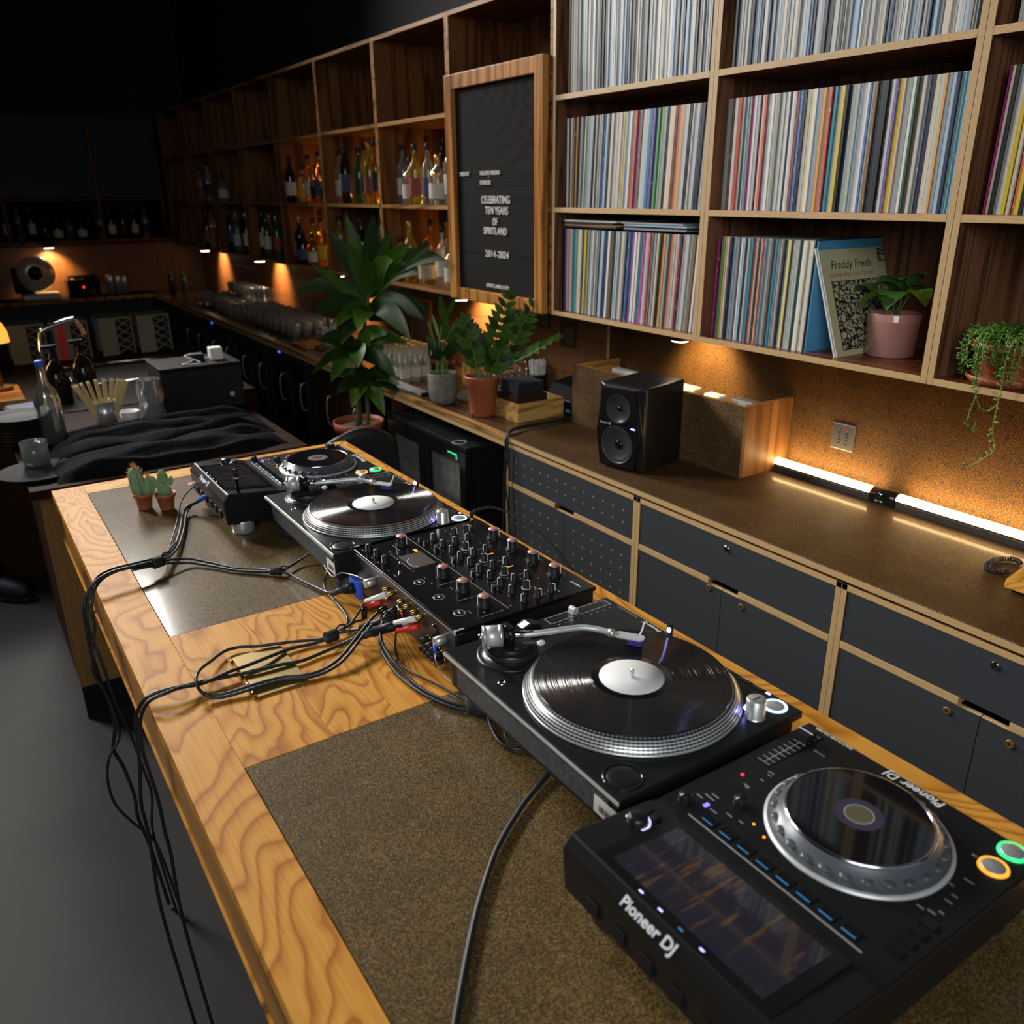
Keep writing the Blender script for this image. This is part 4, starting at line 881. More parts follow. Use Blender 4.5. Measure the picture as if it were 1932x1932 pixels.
seqA1 = 'KPWRGWTAEIWNYKGLGWBNCGKABNNWVEKBGLGCGKUNPWRWTLMWBRGKGWCKOKGDRGCWRNIWLLSGVGWLB'
seqB1 = 'MKGEOKWWKBNGNWABKLCTRICKOPWGSBKVUTGLWKSCYKGSLDWWCWWC'
rr_ = random.Random(11)
mixw = 'KKKNNGGGLLLWWWWWCCCBTAMPYROEDSVUIGLWK'
seqA2 = 'KWKWVROKNGVWEGBLKWKCNGUWBKWCGLICWYUGWKVRPVWLBTKPUEGSEGKCIVVROGLKWGLNKWGC'
seqB2 = 'GLVKWWRLNAGMWLKIRNGWCGSLWNWLRNUKLCYWBGOWRNTLCYKNGSBGLWUCVKNKKLPYISGWDVLGNCLOGBNATB'
seqC2 = 'MCKGLCYVCKRYKGLWNC'
record_row(seqA1, 2.158, 1.415, .3705, 'lower shelf above the speaker', 'records on the lower shelf above the speaker', lambda i, n: 0 if i < 4 else min(R(3.0), R(.25)*(i-3)), seed=3)
record_row(seqA2, 2.150, 1.415, .764, 'upper shelf above the speaker', 'records on the upper shelf above the speaker', lambda i, n: 0 if i < 3 else min(R(2.6), R(.3)*(i-2)), seed=4)
record_row(seqB1, 1.338, .972, .3705, 'row beside the pink pot', 'records in the row beside the pink pot', lambda i, n: R(.8), seed=5)
record_row(seqB2, 1.338, .585, .764, 'shelf over the pink pot', 'records on the shelf over the pink pot', lambda i, n: 0., seed=6)
record_row(seqC2, .505, .375, .764, 'shelf over the trailing plant', 'records on the shelf over the trailing plant', lambda i, n: R(1.0), seed=7)
g = G(); rnd = random.Random(9)
for (a, b) in ((1.415, 2.14), (.60, 1.33), (-.23, .50)):
    q = b
    while q > a:
        th = rnd.choice(TH); g.box(1.168+rnd.uniform(-.004, .004), 1.478, q-th, q-.0006, 1.1577, 1.472, rnd.randrange(8)); q -= th+.0006
ob = solo('record_sleeves', 'rows of record sleeves on the topmost shelves', 'record', g, [sleeve_mat(k) for k in 'KWGLCNBW']); ob['kind'] = 'stuff'
# sleeves lying on top of the row above the speaker
flat = [('N', 1.83, .688, 0, 'dark'), ('O', 1.838, .694, .004, 'orange printed'), ('K', 1.845, .701, -.003, 'black'), ('W', 1.835, .708, .002, 'white'),
        ('G', 1.475, .688, 0, 'grey'), ('N', 1.47, .6935, .003, 'navy'), ('B', 1.468, .700, -.004, 'light blue'), ('L', 1.50, .707, .010, 'pale')]
for i, (k, y0_, z, dx, nm) in enumerate(flat):
    o = put('record_sleeve', G().box(0, .312, 0, .314, 0, .0055).mesh('record_sleeve', sleeve_mat(k)), None, (1.162+dx, y0_, z+.005))
    tag(o, '%s record sleeve lying flat over the %s half of the row above the speaker' % (nm, 'left' if i < 4 else 'right'), 'record', 'sleeves lying on the records above the speaker')
# blue record and the leaning album
solo('record_sleeve', 'blue record sleeve standing behind the leaning cream album', 'record', G().box(0, .312, -.006, 0, 0, .3145), mat('sleeve_cover_blue', srgb(72, 140, 178), .5, var=.05, scale=8), loc=(1.172, .966, .3705), rot=(R(.8), 0, 0))
solo('record_sleeve', 'dark navy record sleeve wrapped behind the blue one', 'record', G().box(0, .312, -.003, 0, 0, .3175), mat('sleeve_cover_navy', srgb(24, 34, 46), .5), loc=(1.170, .9705, .3705), rot=(R(.8), 0, 0))
def art_mat():
    m, nt, p = nodes_of('album_line_art')
    tc = nt.nodes.new('ShaderNodeTexCoord'); n = nt.nodes.new('ShaderNodeTexNoise'); n.inputs['Scale'].default_value = 75; n.inputs['Detail'].default_value = 5; n.inputs['Distortion'].default_value = 1.2
    nt.links.new(tc.outputs['Object'], n.inputs['Vector']); n2 = nt.nodes.new('ShaderNodeTexVoronoi'); n2.feature = 'DISTANCE_TO_EDGE'; n2.inputs['Scale'].default_value = 34; nt.links.new(tc.outputs['Object'], n2.inputs['Vector'])
    a = math_node(nt, 'GREATER_THAN', n.outputs['Fac'], .53); b = math_node(nt, 'LESS_THAN', n2.outputs['Distance'], .05); w = math_node(nt, 'MAXIMUM', a, b)
    mx = nt.nodes.new('ShaderNodeMix'); mx.data_type = 'RGBA'; mx.inputs[6].default_value = rgba(srgb(176, 174, 138)); mx.inputs[7].default_value = (.012, .012, .014, 1)
    nt.links.new(w, mx.inputs[0]); nt.links.new(mx.outputs[2], p.inputs['Base Color']); p.inputs['Roughness'].default_value = .5; return m
al = thing('record_album', 'cream album leaning in the shelf behind the pink pot', 'record', (1.172, .849, .3705)); al.rotation_euler = (R(-20.3), 0, 0)
part(al, 'sleeve', G().box(0, .312, 0, .004, 0, .3145), mat('album_cream', srgb(182, 178, 138), .5, var=.04, scale=12))
part(al, 'opening_edge', G().box(-.0006, .0, 0, .004, 0, .3145), WHITEP)
part(al, 'picture', G().box(.034, .296, -.0004, 0, .018, .215), art_mat())
g = G()
for a, b, c_, d in ((.033, .0355, .0165, .2165), (.2945, .297, .0165, .2165), (.033, .297, .0165, .0185), (.033, .297, .2145, .2165)): g.box(a, b, -.0007, 0, c_, d)
part(al, 'picture_frame_line', g, BLACK)
text(al, 'Freddy Fresh', .036, BLACK, (.135, -.0006, .252), (R(90), 0, 0), extrude=.0002, shear=.25, sx=.9, space=1.08)
text(al, 'DOWN FOR THE COUNT', .016, mat('rust_print', srgb(140, 92, 62), .6), (.135, -.0006, .228), (R(90), 0, 0), extrude=.0002, space=1.15)
part(al, 'stamp', G().box(.268, .304, -.0004, 0, .262, .305), art_mat())
solo('record_sleeve', 'white edged record sleeve tucked behind the leaning cream album', 'record', G().box(0, .312, 0, .0045, 0, .3145), mat('sleeve_white_edge', (.62, .60, .58), .5, var=.2, scale=30), loc=(1.168, .8545, .3705), rot=(R(-20.3), 0, 0))

# ------------------------------------------------------------------ leaf helper
LEAFD = mat('leaf_dark_glossy', srgb(36, 60, 20), .45, var=.35, scale=26, spec=.2)
LEAFM = mat('leaf_mid_green', srgb(60, 92, 28), .45, var=.3, scale=26, spec=.22)
LEAFL = mat('leaf_light_green', srgb(104, 140, 52), .4, var=.3, scale=30)
STEMG = mat('stem_green', srgb(92, 120, 52), .5, var=.25, scale=30)
CANE = mat('cane_stem', srgb(86, 92, 48), .6, var=.35, scale=60)
def leaf(base, tip, width, bend=.0, up=(0, 0, 1), fold=.25, seg=9, shape=1.0, twist=0.):
    """blade from base to tip; bend lifts the middle along up"""
    b, t = Vector(base), Vector(tip); ax = t-b; L_ = ax.length; a = ax.normalized(); u = Vector(up); u = (u-a*u.dot(a))
    u = u.normalized() if u.length > 1e-4 else a.orthogonal().normalized(); s_ = a.cross(u)
    if twist:
        q = Matrix.Rotation(twist, 3, a); u = q @ u; s_ = q @ s_
    vs = []; fs = []
    for i in range(seg+1):
        f = i/seg; c_ = b+ax*f+Vector(up)*(bend*4*f*(1-f)); w = width*.5*(math.sin(math.pi*min(1, f**shape*.96+.04))**.85)
        if i == seg: w = width*.01
        vs += [c_+s_*w+u*(w*fold), c_, c_-s_*w+u*(w*fold)]
    for i in range(seg): k = i*3; fs += [(k, k+1, k+4, k+3), (k+1, k+2, k+5, k+4)]
    return G().add(vs, fs, 0, True)
def arc_leaf(base, ctrl, tip, width, fold=.25, seg=12, shape=.85, face=(-.5, -.8, .35)):
    """blade that rises along base-ctrl and droops to the tip"""
    b, c_, t = Vector(base), Vector(ctrl), Vector(tip); vs = []; fs = []
    for i in range(seg+1):
        f = i/seg; p = b*(1-f)**2+c_*2*f*(1-f)+t*f*f; d = ((c_-b)*(1-f)+(t-c_)*f).normalized()
        s_ = d.cross(Vector(face)); s_ = s_.normalized() if s_.length > 1e-4 else d.orthogonal().normalized(); u = s_.cross(d)
        w = width*.5*(math.sin(math.pi*min(1, f**shape*.95+.05))**.8)*(1 if i < seg else .02)
        wav = .10*w*math.sin(f*9+base[0]*40)
        vs += [p+s_*w+u*(w*fold+wav), p, p-s_*w+u*(w*fold-wav)]
    for i in range(seg): k = i*3; fs += [(k, k+1, k+4, k+3), (k+1, k+2, k+5, k+4)]
    return G().add(vs, fs, 0, True)
# ------------------------------------------------------------------ pothos in the pink pot
pp = thing('potted_pothos', 'small pothos plant in a glossy dusty pink pot on the record shelf', 'plant', (1.330, .790, .3705))
part(pp, 'pot', G().lathe([(0, .0), (.064, 0), (.068, .004), (.0725, .098), (.0735, .100), (.0735, .103), (.0725, .105), (.0745, .120), (.073, .122), (.0695, .119), (.068, .10), (.066, .09)], seg=48), mat('pink_glaze', srgb(186, 138, 128), .14, var=.03, coat=.4))
part(pp, 'soil', G().cyl((0, 0, .088), .0675, .008, seg=28), SOIL)
def wl(p): return tuple(Vector(p)-Vector((1.330, .790, .3705)))
pvar = mat('pothos_variegated', srgb(104, 140, 44), .4, var=.6, scale=40, spec=.3); PLF = mat('pothos_leaf', srgb(84, 126, 46), .4, var=.3, scale=30, spec=.3); PLD = mat('pothos_leaf_dark', srgb(58, 96, 38), .4, var=.3, scale=30, spec=.3)
for tip, w_, m_, bs in (((1.30, .915, .54), .05, LEAFM, (1.31, .85, .545)), ((1.24, .862, .495), .062, pvar, (1.30, .80, .535)), ((1.28, .842, .565), .075, LEAFM, (1.33, .775, .545)), ((1.30, .77, .585), .07, LEAFD, (1.34, .80, .55)),
                     ((1.30, .698, .602), .034, LEAFD, (1.33, .755, .56)), ((1.28, .672, .522), .05, pvar, (1.31, .735, .555)), ((1.26, .775, .505), .058, LEAFD, (1.31, .78, .55)), ((1.36, .72, .55), .05, LEAFD, (1.34, .78, .545)), ((1.38, .85, .56), .05, LEAFD, (1.34, .80, .55))):
    part(pp, 'leaf', leaf(wl(bs), wl(tip), w_*1.55, .018, fold=.18, shape=.7), {LEAFM: PLF, LEAFD: PLD}.get(m_, m_))
    part(pp, 'stalk', G().tube([wl((1.33+(bs[0]-1.33)*.4, .79+(bs[1]-.79)*.3, .462)), wl((bs[0], bs[1]*.5+.395, .505)), wl(bs)], .0018, 6), STEMG)
# ------------------------------------------------------------------ trailing plant at the right edge
tp = thing('trailing_plant', 'trailing bean succulent in a terracotta pot at the right edge', 'plant', (1.225, .40, .3705))
part(tp, 'saucer', G().lathe([(0, 0), (.082, 0), (.092, .012), (.094, .020), (.089, .020), (.08, .006), (0, .006)], seg=40), TERRA)
part(tp, 'pot', G().lathe([(0, .007), (.066, .007), (.072, .012), (.082, .078), (.090, .079), (.092, .104), (.088, .105), (.084, .098)], seg=40), TERRA)
part(tp, 'soil', G().cyl((0, 0, .090), .084, .006, seg=24), SOIL)
def strand(pts, n, nm='strand', rnd=random.Random(21), m2=LEAFM, sz=1.):
    Pn = [Vector(p)-Vector((1.225, .40, .3705)) for p in pts]
    s_ = part(tp, nm, G().tube(Pn, .0012, 5), LEAFL); g = G()
    for i in range(n):
        f = (i+.5)/n*(len(Pn)-1); k = int(f); p = Pn[k].lerp(Pn[min(k+1, len(Pn)-1)], f-k)
        d = Vector((rnd.uniform(-1, .3), rnd.uniform(-1, 1), rnd.uniform(-.8, .6))).normalized()
        e = p+d*rnd.uniform(.010, .017)*sz; q = (p+e)/2; g2 = G().ball((0, 0, 0), .0075*sz, .0026*sz, .0022*sz, 6, 4)
        g2.move(Matrix.Translation(q) @ d.to_track_quat('X', 'Z').to_matrix().to_4x4()); g.add(g2.v, g2.f, 0, True)
    part(s_, 'bead_leaves', g, m2, kind='stuff')
strand([(1.17, .42, .478), (1.12, .416, .490), (1.108, .409, .46), (1.108, .406, .409), (1.108, .405, .37), (1.11, .409, .336), (1.11, .416, .287), (1.112, .402, .267), (1.112, .396, .288)], 26)
strand([(1.18, .35, .478), (1.12, .344, .50), (1.108, .348, .47), (1.108, .352, .441), (1.108, .35, .386), (1.11, .352, .347), (1.11, .353, .301), (1.11, .35, .271), (1.11, .339, .233), (1.11, .357, .208), (1.11, .386, .18), (1.11, .403, .179)], 26, m2=LEAFL)
strand([(1.11, .409, .358), (1.11, .394, .329), (1.11, .373, .32), (1.11, .354, .34)], 4)
rnd = random.Random(31)
for i in range(34):
    a = R(95+rnd.uniform(-75, 150)); rr = .088; bx_ = 1.225+rr*math.cos(a); by_ = .40+rr*math.sin(a); dz = rnd.uniform(.02, .115)
    ox = max(bx_-rnd.uniform(.005, .03)*(1 if math.cos(a) < .3 else 0), 1.10)
    strand([(1.225+.04*math.cos(a), .40+.04*math.sin(a), .478), (bx_, by_, .492+rnd.uniform(0, .012)), (ox, by_+.012*math.sin(a), .47), (ox, by_+.010*math.sin(a), .47-dz*.5), (ox, by_+.004*math.sin(a), .478-dz)], 22, 'strand', rnd, rnd.choice((LEAFM, LEAFL, LEAFL)))
for i in range(22):
    a = rnd.uniform(0, 6.28); r1 = rnd.uniform(0, .05); a2 = a+rnd.uniform(-.8, .8)
    strand([(1.225+r1*math.cos(a), .40+r1*math.sin(a), .470), (1.225+.05*math.cos(a2), .40+.05*math.sin(a2), .495+rnd.uniform(0, .014)), (1.225+.085*math.cos(a2), .40+.085*math.sin(a2), .487)], 16, 'strand', rnd, rnd.choice((LEAFM, LEAFL)))

# ------------------------------------------------------------------ studio monitor
sp = thing('studio_monitor', 'black studio monitor speaker on the cork worktop', 'speaker', (1.077, 1.566, -.1098), R(12.3))
hw, D0, D1_ = .1, -.127, .127
ring = [(-.076, .298), (.076, .298), (.1, .135), (.080, .006), (-.080, .006), (-.1, .135)]
out = [(-.1, .302), (.1, .302), (.1, .14), (.1, 0), (-.1, 0), (-.1, .14)]
f3 = [(-.072, .294), (.072, .294), (.0945, .135), (.076, .010), (-.076, .010), (-.0945, .135)]
vs = [(-.1165, y_, z_) for y_, z_ in f3]+[(-.104, y_, z_) for y_, z_ in out]+[(.127, y_, z_) for y_, z_ in out]
fs_ = [(5, 4, 3, 2, 1, 0)]+[(i, (i+1) % 6, 6+(i+1) % 6, 6+i) for i in range(6)]+[(6+i, 6+(i+1) % 6, 12+(i+1) % 6, 12+i) for i in range(6)]+[tuple(range(12, 18))]
part(sp, 'cabinet', G().add(vs, fs_), mat('speaker_black', (.010, .0095, .0095), .33, var=.15, scale=180, spec=.35), .006)
def plate_with_holes(outline, holes, depth):
    """flat plate (drawn in y,z) with round openings, as a filled 2D curve"""
    cu = bpy.data.curves.new('plate', 'CURVE'); cu.dimensions = '2D'; cu.fill_mode = 'BOTH'; cu.extrude = depth/2
    loops = [outline]+[[(cy+r*math.cos(i*math.pi/24), cz+r*math.sin(i*math.pi/24)) for i in range(48)] for cy, cz, r in holes]
    for lp_ in loops:
        sp_ = cu.splines.new('POLY'); sp_.points.add(len(lp_)-1); sp_.use_cyclic_u = True
        for k, (a_, b_) in enumerate(lp_): sp_.points[k].co = (a_, b_, 0, 1)
    o = bpy.data.objects.new('tmp', cu); C.objects.link(o); me = bpy.data.meshes.new_from_object(o.evaluated_get(bpy.context.evaluated_depsgraph_get())); bpy.data.objects.remove(o, do_unlink=True)
    for v in me.vertices: v.co = Vector((v.co.z, v.co.x, v.co.y))
    return me
me = plate_with_holes([(y_*.975, .152+(z_-.152)*.985) for y_, z_ in f3], [(0, .222, .0515), (0, .091, .068)], .013); me.materials.clear(); me.materials.append(mat('speaker_baffle', (.007, .007, .008), .3, spec=.4))
part(sp, 'baffle', me, None, .0012, loc=(-.123, 0, 0))
tw = part(sp, 'tweeter_horn', G().lathe([(.0525, -.1300), (.0510, -.1302), (.046, -.1270), (.034, -.1215), (.020, -.1185), (.012, -.1175)], (0, 0, .222), 40, 'X'), mat('horn_satin', (.035, .037, .041), .3))
part(tw, 'horn_throat', G().lathe([(.0122, -.1175), (0, -.1172)], (0, 0, .222), 20, 'X'), BLACKG)
part(tw, 'diffuser_bar', G().box(-.1262, -.1248, -.018, .018, .2205, .2235), BLACKG, .0008)
part(tw, 'dome', G().ball((-.1185, 0, .222), .0045, .0085, .0085, 14, 10), BLACKG)
wf = part(sp, 'woofer', G().lathe([(.0690, -.1298), (.0665, -.1308), (.0640, -.1290), (.0615, -.1262), (.0575, -.1285), (.0535, -.1262), (.024, -.1188), (.0150, -.1175)], (0, 0, .091), 48, 'X'), mat('woofer_cone', (.035, .037, .041), .38))
part(wf, 'dust_cap', G().ball((-.1172, 0, .091), .0085, .0168, .0168, 20, 12), BLACKG)
text(sp, 'Pioneer DJ', .011, WHITEPR, (-.1300, .054, .1615), (R(90), 0, R(-90)), extrude=.0002, shear=.2)
part(sp, 'power_light', G().ball((-.1300, -.067, .160), .0008, .011, .0026, 14, 6), emis('speaker_led', (.35, .35, 1.0), 4.0))
g = G()
for y_, z_ in ((-.062, .283), (.062, .283), (-.084, .135), (.084, .135), (-.064, .02), (.064, .02)): g.cyl((-.1303, y_, z_), .002, .001, 'X', 8)
part(sp, 'screws', g, BLACKG)
part(sp, 'rubber_base', G().box(-.10, .12, -.095, .095, -.0005, .004), RUBBER)

# ------------------------------------------------------------------ cork cable box on the worktop
cb_ = thing('cable_box', 'open topped cork faced box hiding power adapters behind the speaker', 'box', (1.32, 1.69, -.1098))
B0, B1, BY0, BY1, BZ = 1.232, 1.478, 1.219, 2.165, .142
wpart(cb_, 'front_board', G().box(B0, B0+.018, 1.57, BY1, -.1098, BZ, 0, top=1).box(B0, B0+.018, BY0, 1.40, -.1098, BZ, 0, top=1).box(B0, B0+.018, 1.40, 1.57, -.094, BZ, 0, top=1), [CORK_B, ORANGEW])
wpart(cb_, 'end_board', G().box(B0+.018, B1, BY0, BY0+.018, -.1098, BZ, 0, top=1), [wood('box_end_wood', srgb(128, 90, 52), srgb(114, 78, 44), srgb(88, 58, 30), 'Z', 8., 4., .45, .08), ORANGEW])
wpart(cb_, 'end_board', G().box(B0+.018, B1, BY1-.018, BY1, -.1098, BZ, 0, top=1), [ORANGEW, CORK_B])
for i, (a, b, zt, m_, lb) in enumerate(((2.09, 1.93, .119, WHITEP, 'white power adapter at the far end of the cork box, half hidden'), (1.89, 1.76, .112, WHITEP, 'white power adapter in the cork box behind the speaker top'), (1.705, 1.60, .117, mat('adapter_grey', (.3, .28, .26), .45), 'grey power adapter with a white label right behind the speaker'), (1.552, 1.47, .110, WHITEP, 'small rounded cream adapter in the cork box'), (1.415, 1.31, .117, mat('adapter_grey', (.3, .28, .26), .45), 'grey adapter at the near end of the cork box'))):
    t = thing('power_adapter', lb, 'adapter', (1.40, (a+b)/2, -.1098), group='adapters standing in the cork box')
    part(t, 'body', G().box(-.02, .025, -(a-b)/2, (a-b)/2, 0, zt+.1098), m_, .008)
    part(t, 'label_sticker', G().box(-.0205, -.0198, -.02, .018, zt+.07, zt+.10), WHITEPR)

# ------------------------------------------------------------------ light tube along the pegboard
for a, b, lb in ((.832, 1.216, 'lit warm white light tube from the joint to the cork box'), (-1.0, .742, 'lit warm white light tube from the joint to the right edge')):
    t = thing('light_tube', lb, 'light', (1.425, (a+b)/2, -.1098), group='light tubes on the worktop'); h_ = (b-a)/2
    part(t, 'base_rail', G().box(-.0195, .0195, -h_, h_, 0, .019).box(-.0205, -.0188, -h_, h_, .019, .0265).box(.0188, .0205, -h_, h_, .019, .026), mat('tube_rail', (.05, .045, .04), .4), .002)
    part(t, 'diffuser', G().lathe([(.0186, -h_), (.0186, h_)], (0, 0, .0240), 20, 'Y', a0=-math.pi*.5, a1=math.pi*.5).add([], []), LED_W)
cj = thing('tube_joint', 'black plastic joint between the two light tubes', 'joint', (1.425, .787, -.1098))
part(cj, 'sleeve', G().tube([(0, -.046, .021), (0, .046, .021)], .0225, 24, smooth_path=False), BLACKG)
part(cj, 'foot', G().box(-.022, .022, -.046, .046, 0, .02), BLACKG, .002)
part(cj, 'status_light', G().box(-.0229, -.0222, -.004, .004, .008, .0105), LED_G)
part(cj, 'switch', G().box(-.0235, -.0222, .012, .022, .007, .0115), ALU)
# ------------------------------------------------------------------ under shelf lamps
def puck(label, x, y_, z, power, r=.042, aim=(1.0, 0, -.75)):
    t = thing('under_shelf_lamp', label, 'lamp', (x, y_, z), group='round lamps under the shelves')
    part(t, 'housing', G().lathe([(0, 0), (r+.006, 0), (r+.006, -.048), (r, -.050)], seg=28), BLACK)
    part(t, 'lens', G().lathe([(0, -.0525), (r-.004, -.0525), (r, -.050)], seg=28), LED_P)
    if power:
        d = bpy.data.lights.new('lamp_light', 'SPOT'); d.energy = power; d.color = (1.0, .66, .28); d.spot_size = R(105); d.spot_blend = .7; d.shadow_soft_size = .02
        l = bpy.data.objects.new('lamp_light', d); C.objects.link(l); l.parent = t; l.location = (0, 0, -.058); l.rotation_euler = Vector(aim).to_track_quat('-Z', 'Y').to_euler()
    return t
puck('lit round lamp under the shelf above the speaker', 1.315, 1.625, .3523, 20.0, .034)
puck('lit round lamp under the letter board', 1.31, 3.22, .3523, 40.0)
puck('lit round lamp under the third bar shelf from the letter board', 1.31, 4.85, .3523, 40.0)
puck('lit round lamp under the bar shelf above the glasses', 1.31, 6.50, .3523, 40.0)
puck('lit round lamp under the bar shelf near the dark corner', 1.31, 8.18, .3523, 40.0)
puck('lamp under the far wall shelf above the steel slicer', .02, 8.84, .4018, 40.0, aim=(0, .6, -1))
# ------------------------------------------------------------------ switch plate, telephone cord, wooden block
sw = thing('switch_plate', 'square steel switch plate on the cork pegboard', 'switch', (1.4798, 1.0035, .0485))
part(sw, 'plate', G().box(-.004, 0, -.043, .043, -.0435, .0435), mat('switch_steel', (.20, .20, .21), .35, .8, var=.06, scale=200), .0015)
for j in (-.014, .014):
    for k in range(5):
        b_ = part(sw, 'button', G().cbox((-.0048, j, .024-k*.012), (.002, .008, .0042)), BLACKG, .0005)
part(sw, 'indicator', G().cbox((-.0058, -.014, .024), (.0006, .003, .0012)), LED_R)
part(sw, 'indicator', G().cbox((-.0058, .014, .024), (.0006, .003, .0012)), LED_B)
wb = thing('oak_phone_stand', 'oak block at the right edge of the cork worktop', 'block', (1.22, .16, -.1098))
part(wb, 'block', G().prism([(-.118, .012), (-.112, .034), (.06, .060), (.075, .012)], -.14, .088, axis='Y'), OAKX, .003)
part(wb, 'base', G().box(-.10, .06, -.13, .075, 0, .013), BLACK)
cp_ = []
for i in range(330):
    f = i/329; a = f*2*math.pi*33
    ang = -.7+f*5.0; cx, cy = 1.240+.060*math.cos(ang), .318+.030*math.sin(ang)
    nx, ny = math.cos(ang), math.sin(ang)
    cp_.append((cx+nx*.006*math.cos(a), cy+ny*.006*math.cos(a), -.1098+.0085+.006*math.sin(a)))
solo('coiled_cord', 'black coiled telephone cord on the cork worktop', 'cord', G().tube(cp_, .0017, 6, sub=2), RUBBER)
# ------------------------------------------------------------------ letter board
lb_ = thing('letter_board', 'black grooved letter board with white letters in a pine frame', 'letter board', (1.115, 2.58, .352))
def groove_mat():
    m, nt, p = nodes_of('grooved_felt')
    tc = nt.nodes.new('ShaderNodeTexCoord'); sp_ = nt.nodes.new('ShaderNodeSeparateXYZ'); nt.links.new(tc.outputs['Object'], sp_.inputs[0])
    w = math_node(nt, 'SINE', math_node(nt, 'MULTIPLY', sp_.outputs[2], 2*math.pi/.0065))
    rp = ramp(nt, [(.0, (.006, .006, .006)), (.6, (.014, .0135, .012)), (1., (.022, .020, .017))]); nt.links.new(math_node(nt, 'MULTIPLY_ADD', w, .5), rp.inputs[0])
    nt.links.new(rp.outputs[0], p.inputs['Base Color']); p.inputs['Roughness'].default_value = .7; p.inputs['Specular IOR Level'].default_value = .04
    b = nt.nodes.new('ShaderNodeBump'); b.inputs['Strength'].default_value = .7; b.inputs['Distance'].default_value = .002; nt.links.new(w, b.inputs['Height']); nt.links.new(b.outputs[0], p.inputs['Normal']); return m
for z0, z1 in ((.40, .567), (.568, .735), (.736, .903), (.904, 1.071), (1.072, 1.24)):
    wpart(lb_, 'felt_panel', G().box(1.118, 1.1285, 2.258, 2.897, z0, z1), groove_mat() if 'gm' not in MATS else MATS['gm'])
wpart(lb_, 'frame_side', G().box(1.098, 1.1288, 2.205, 2.262, .352, 1.30), FRAMEW, .004)
wpart(lb_, 'frame_side', G().box(1.098, 1.1288, 2.893, 2.958, .352, 1.30), FRAMEW, .004)
wpart(lb_, 'frame_rail', G().box(1.100, 1.1288, 2.262, 2.893, .352, .405), FRAMEW, .004)
wpart(lb_, 'frame_rail', G().box(1.100, 1.1288, 2.262, 2.893, 1.24, 1.30), FRAMEW, .004)
LET = mat('letter_white', (.62, .60, .56), .5, var=.03)
def letters(s, yc, z, h, width):
    me = text_mesh(s, h*1.38, extrude=.0022, bold=h*.008); me.materials.clear(); me.materials.append(LET)
    xs = [v.co.x for v in me.vertices]; cx = (max(xs)+min(xs))/2; k = width/(max(xs)-min(xs))
    for v in me.vertices: v.co.x = (v.co.x-cx)*k
    o = put('letters', me, lb_, (1.1155-1.115, yc-2.58, z-.352), (R(90), 0, R(-90)))
letters('CELEBRATING', 2.572, .776, .032, .226); letters('TEN YEARS', 2.564, .733, .031, .18); letters('OF', 2.576, .688, .030, .040)
letters('SPIRITLAND', 2.577, .650, .030, .184); letters('2014-2024', 2.565, .555, .029, .189); letters('SPIRITLAND.COM', 2.564, .425, .016, .18)
letters('HELADO NEGRO', 2.612, .890, .017, .158); letters('+', 2.62, .879, .006, .006); letters('PONSOR', 2.649, .851, .019, .086); letters('FRIDAY', 2.822, .889, .018, .08)

# ------------------------------------------------------------------ bottles
def glass(name, col, trans=.92, rough=.03, ior=1.48): return mat(name, col, rough, trans=trans, ior=ior, var=.02)
GLC = glass('clear_glass', (.86, .90, .88)); GLA = glass('amber_spirit_glass', (.80, .34, .05), .85); GLG = glass('green_glass', (.06, .22, .06), .7); GLD = glass('dark_glass', (.02, .018, .015), .2); GLY = glass('golden_spirit_glass', (.85, .62, .12), .85); GLB = glass('pale_blue_glass', (.45, .62, .70), .85)
PAPER = mat('paper_label', (.56, .54, .47), .7, var=.25, scale=60); PAPERY = mat('yellow_label', srgb(214, 168, 30), .6, var=.2, scale=50); PAPERB = mat('blue_label', (.05, .07, .13), .6, var=.3, scale=50); PAPERR = mat('red_label', (.30, .06, .04), .6, var=.2, scale=50); PAPERK = mat('black_label', (.02, .02, .022), .6, var=.3, scale=50)
CAPK = mat('black_cap', (.02, .02, .02), .4, spec=.3); CAPG = mat('gold_cap', srgb(200, 160, 70), .35, .8)
KIND = {'tall': [(0, 0), (.034, 0), (.037, .004), (.037, .185), (.031, .208), (.014, .236), (.0125, .285), (.0125, .296)], 'squat': [(0, 0), (.042, 0), (.046, .005), (.046, .13), (.038, .155), (.015, .172), (.013, .205), (.013, .212)],
        'slim': [(0, 0), (.030, 0), (.032, .004), (.031, .22), (.022, .25), (.0125, .272), (.012, .31), (.012, .318)], 'round': [(0, 0), (.036, 0), (.044, .02), (.046, .075), (.040, .125), (.016, .165), (.0125, .22), (.0125, .228)]}
BM = {}
def bmesh_of(kind, gm, lm, cm):
    key = (kind, gm.name, lm.name, cm.name)
    if key not in BM:
        pr_ = KIND[kind]; h = pr_[-1][1]; rb = max(r for r, _ in pr_); lz = {'tall': (.05, .14), 'squat': (.03, .10), 'slim': (.07, .17), 'round': (.035, .10)}[kind]
        a = G().lathe(pr_, seg=18).mesh('glass', gm); b = G().lathe([(rb+.0006, lz[0]), (rb+.0006, lz[1])] if kind != 'round' else [(.0452, lz[0]), (.0468, .06), (.0462, .085), (.0445, lz[1])], seg=18).mesh('label', lm)
        c_ = G().lathe([(.0138, h-.014), (.0148, h-.012), (.0148, h+.016), (.013, h+.018), (0, h+.018)], seg=14).mesh('cap', cm)
        BM[key] = (a, b, c_)
    return BM[key]
GN = {GLC.name: 'clear', GLA.name: 'amber', GLG.name: 'green', GLD.name: 'dark', GLY.name: 'golden', GLB.name: 'pale blue'}
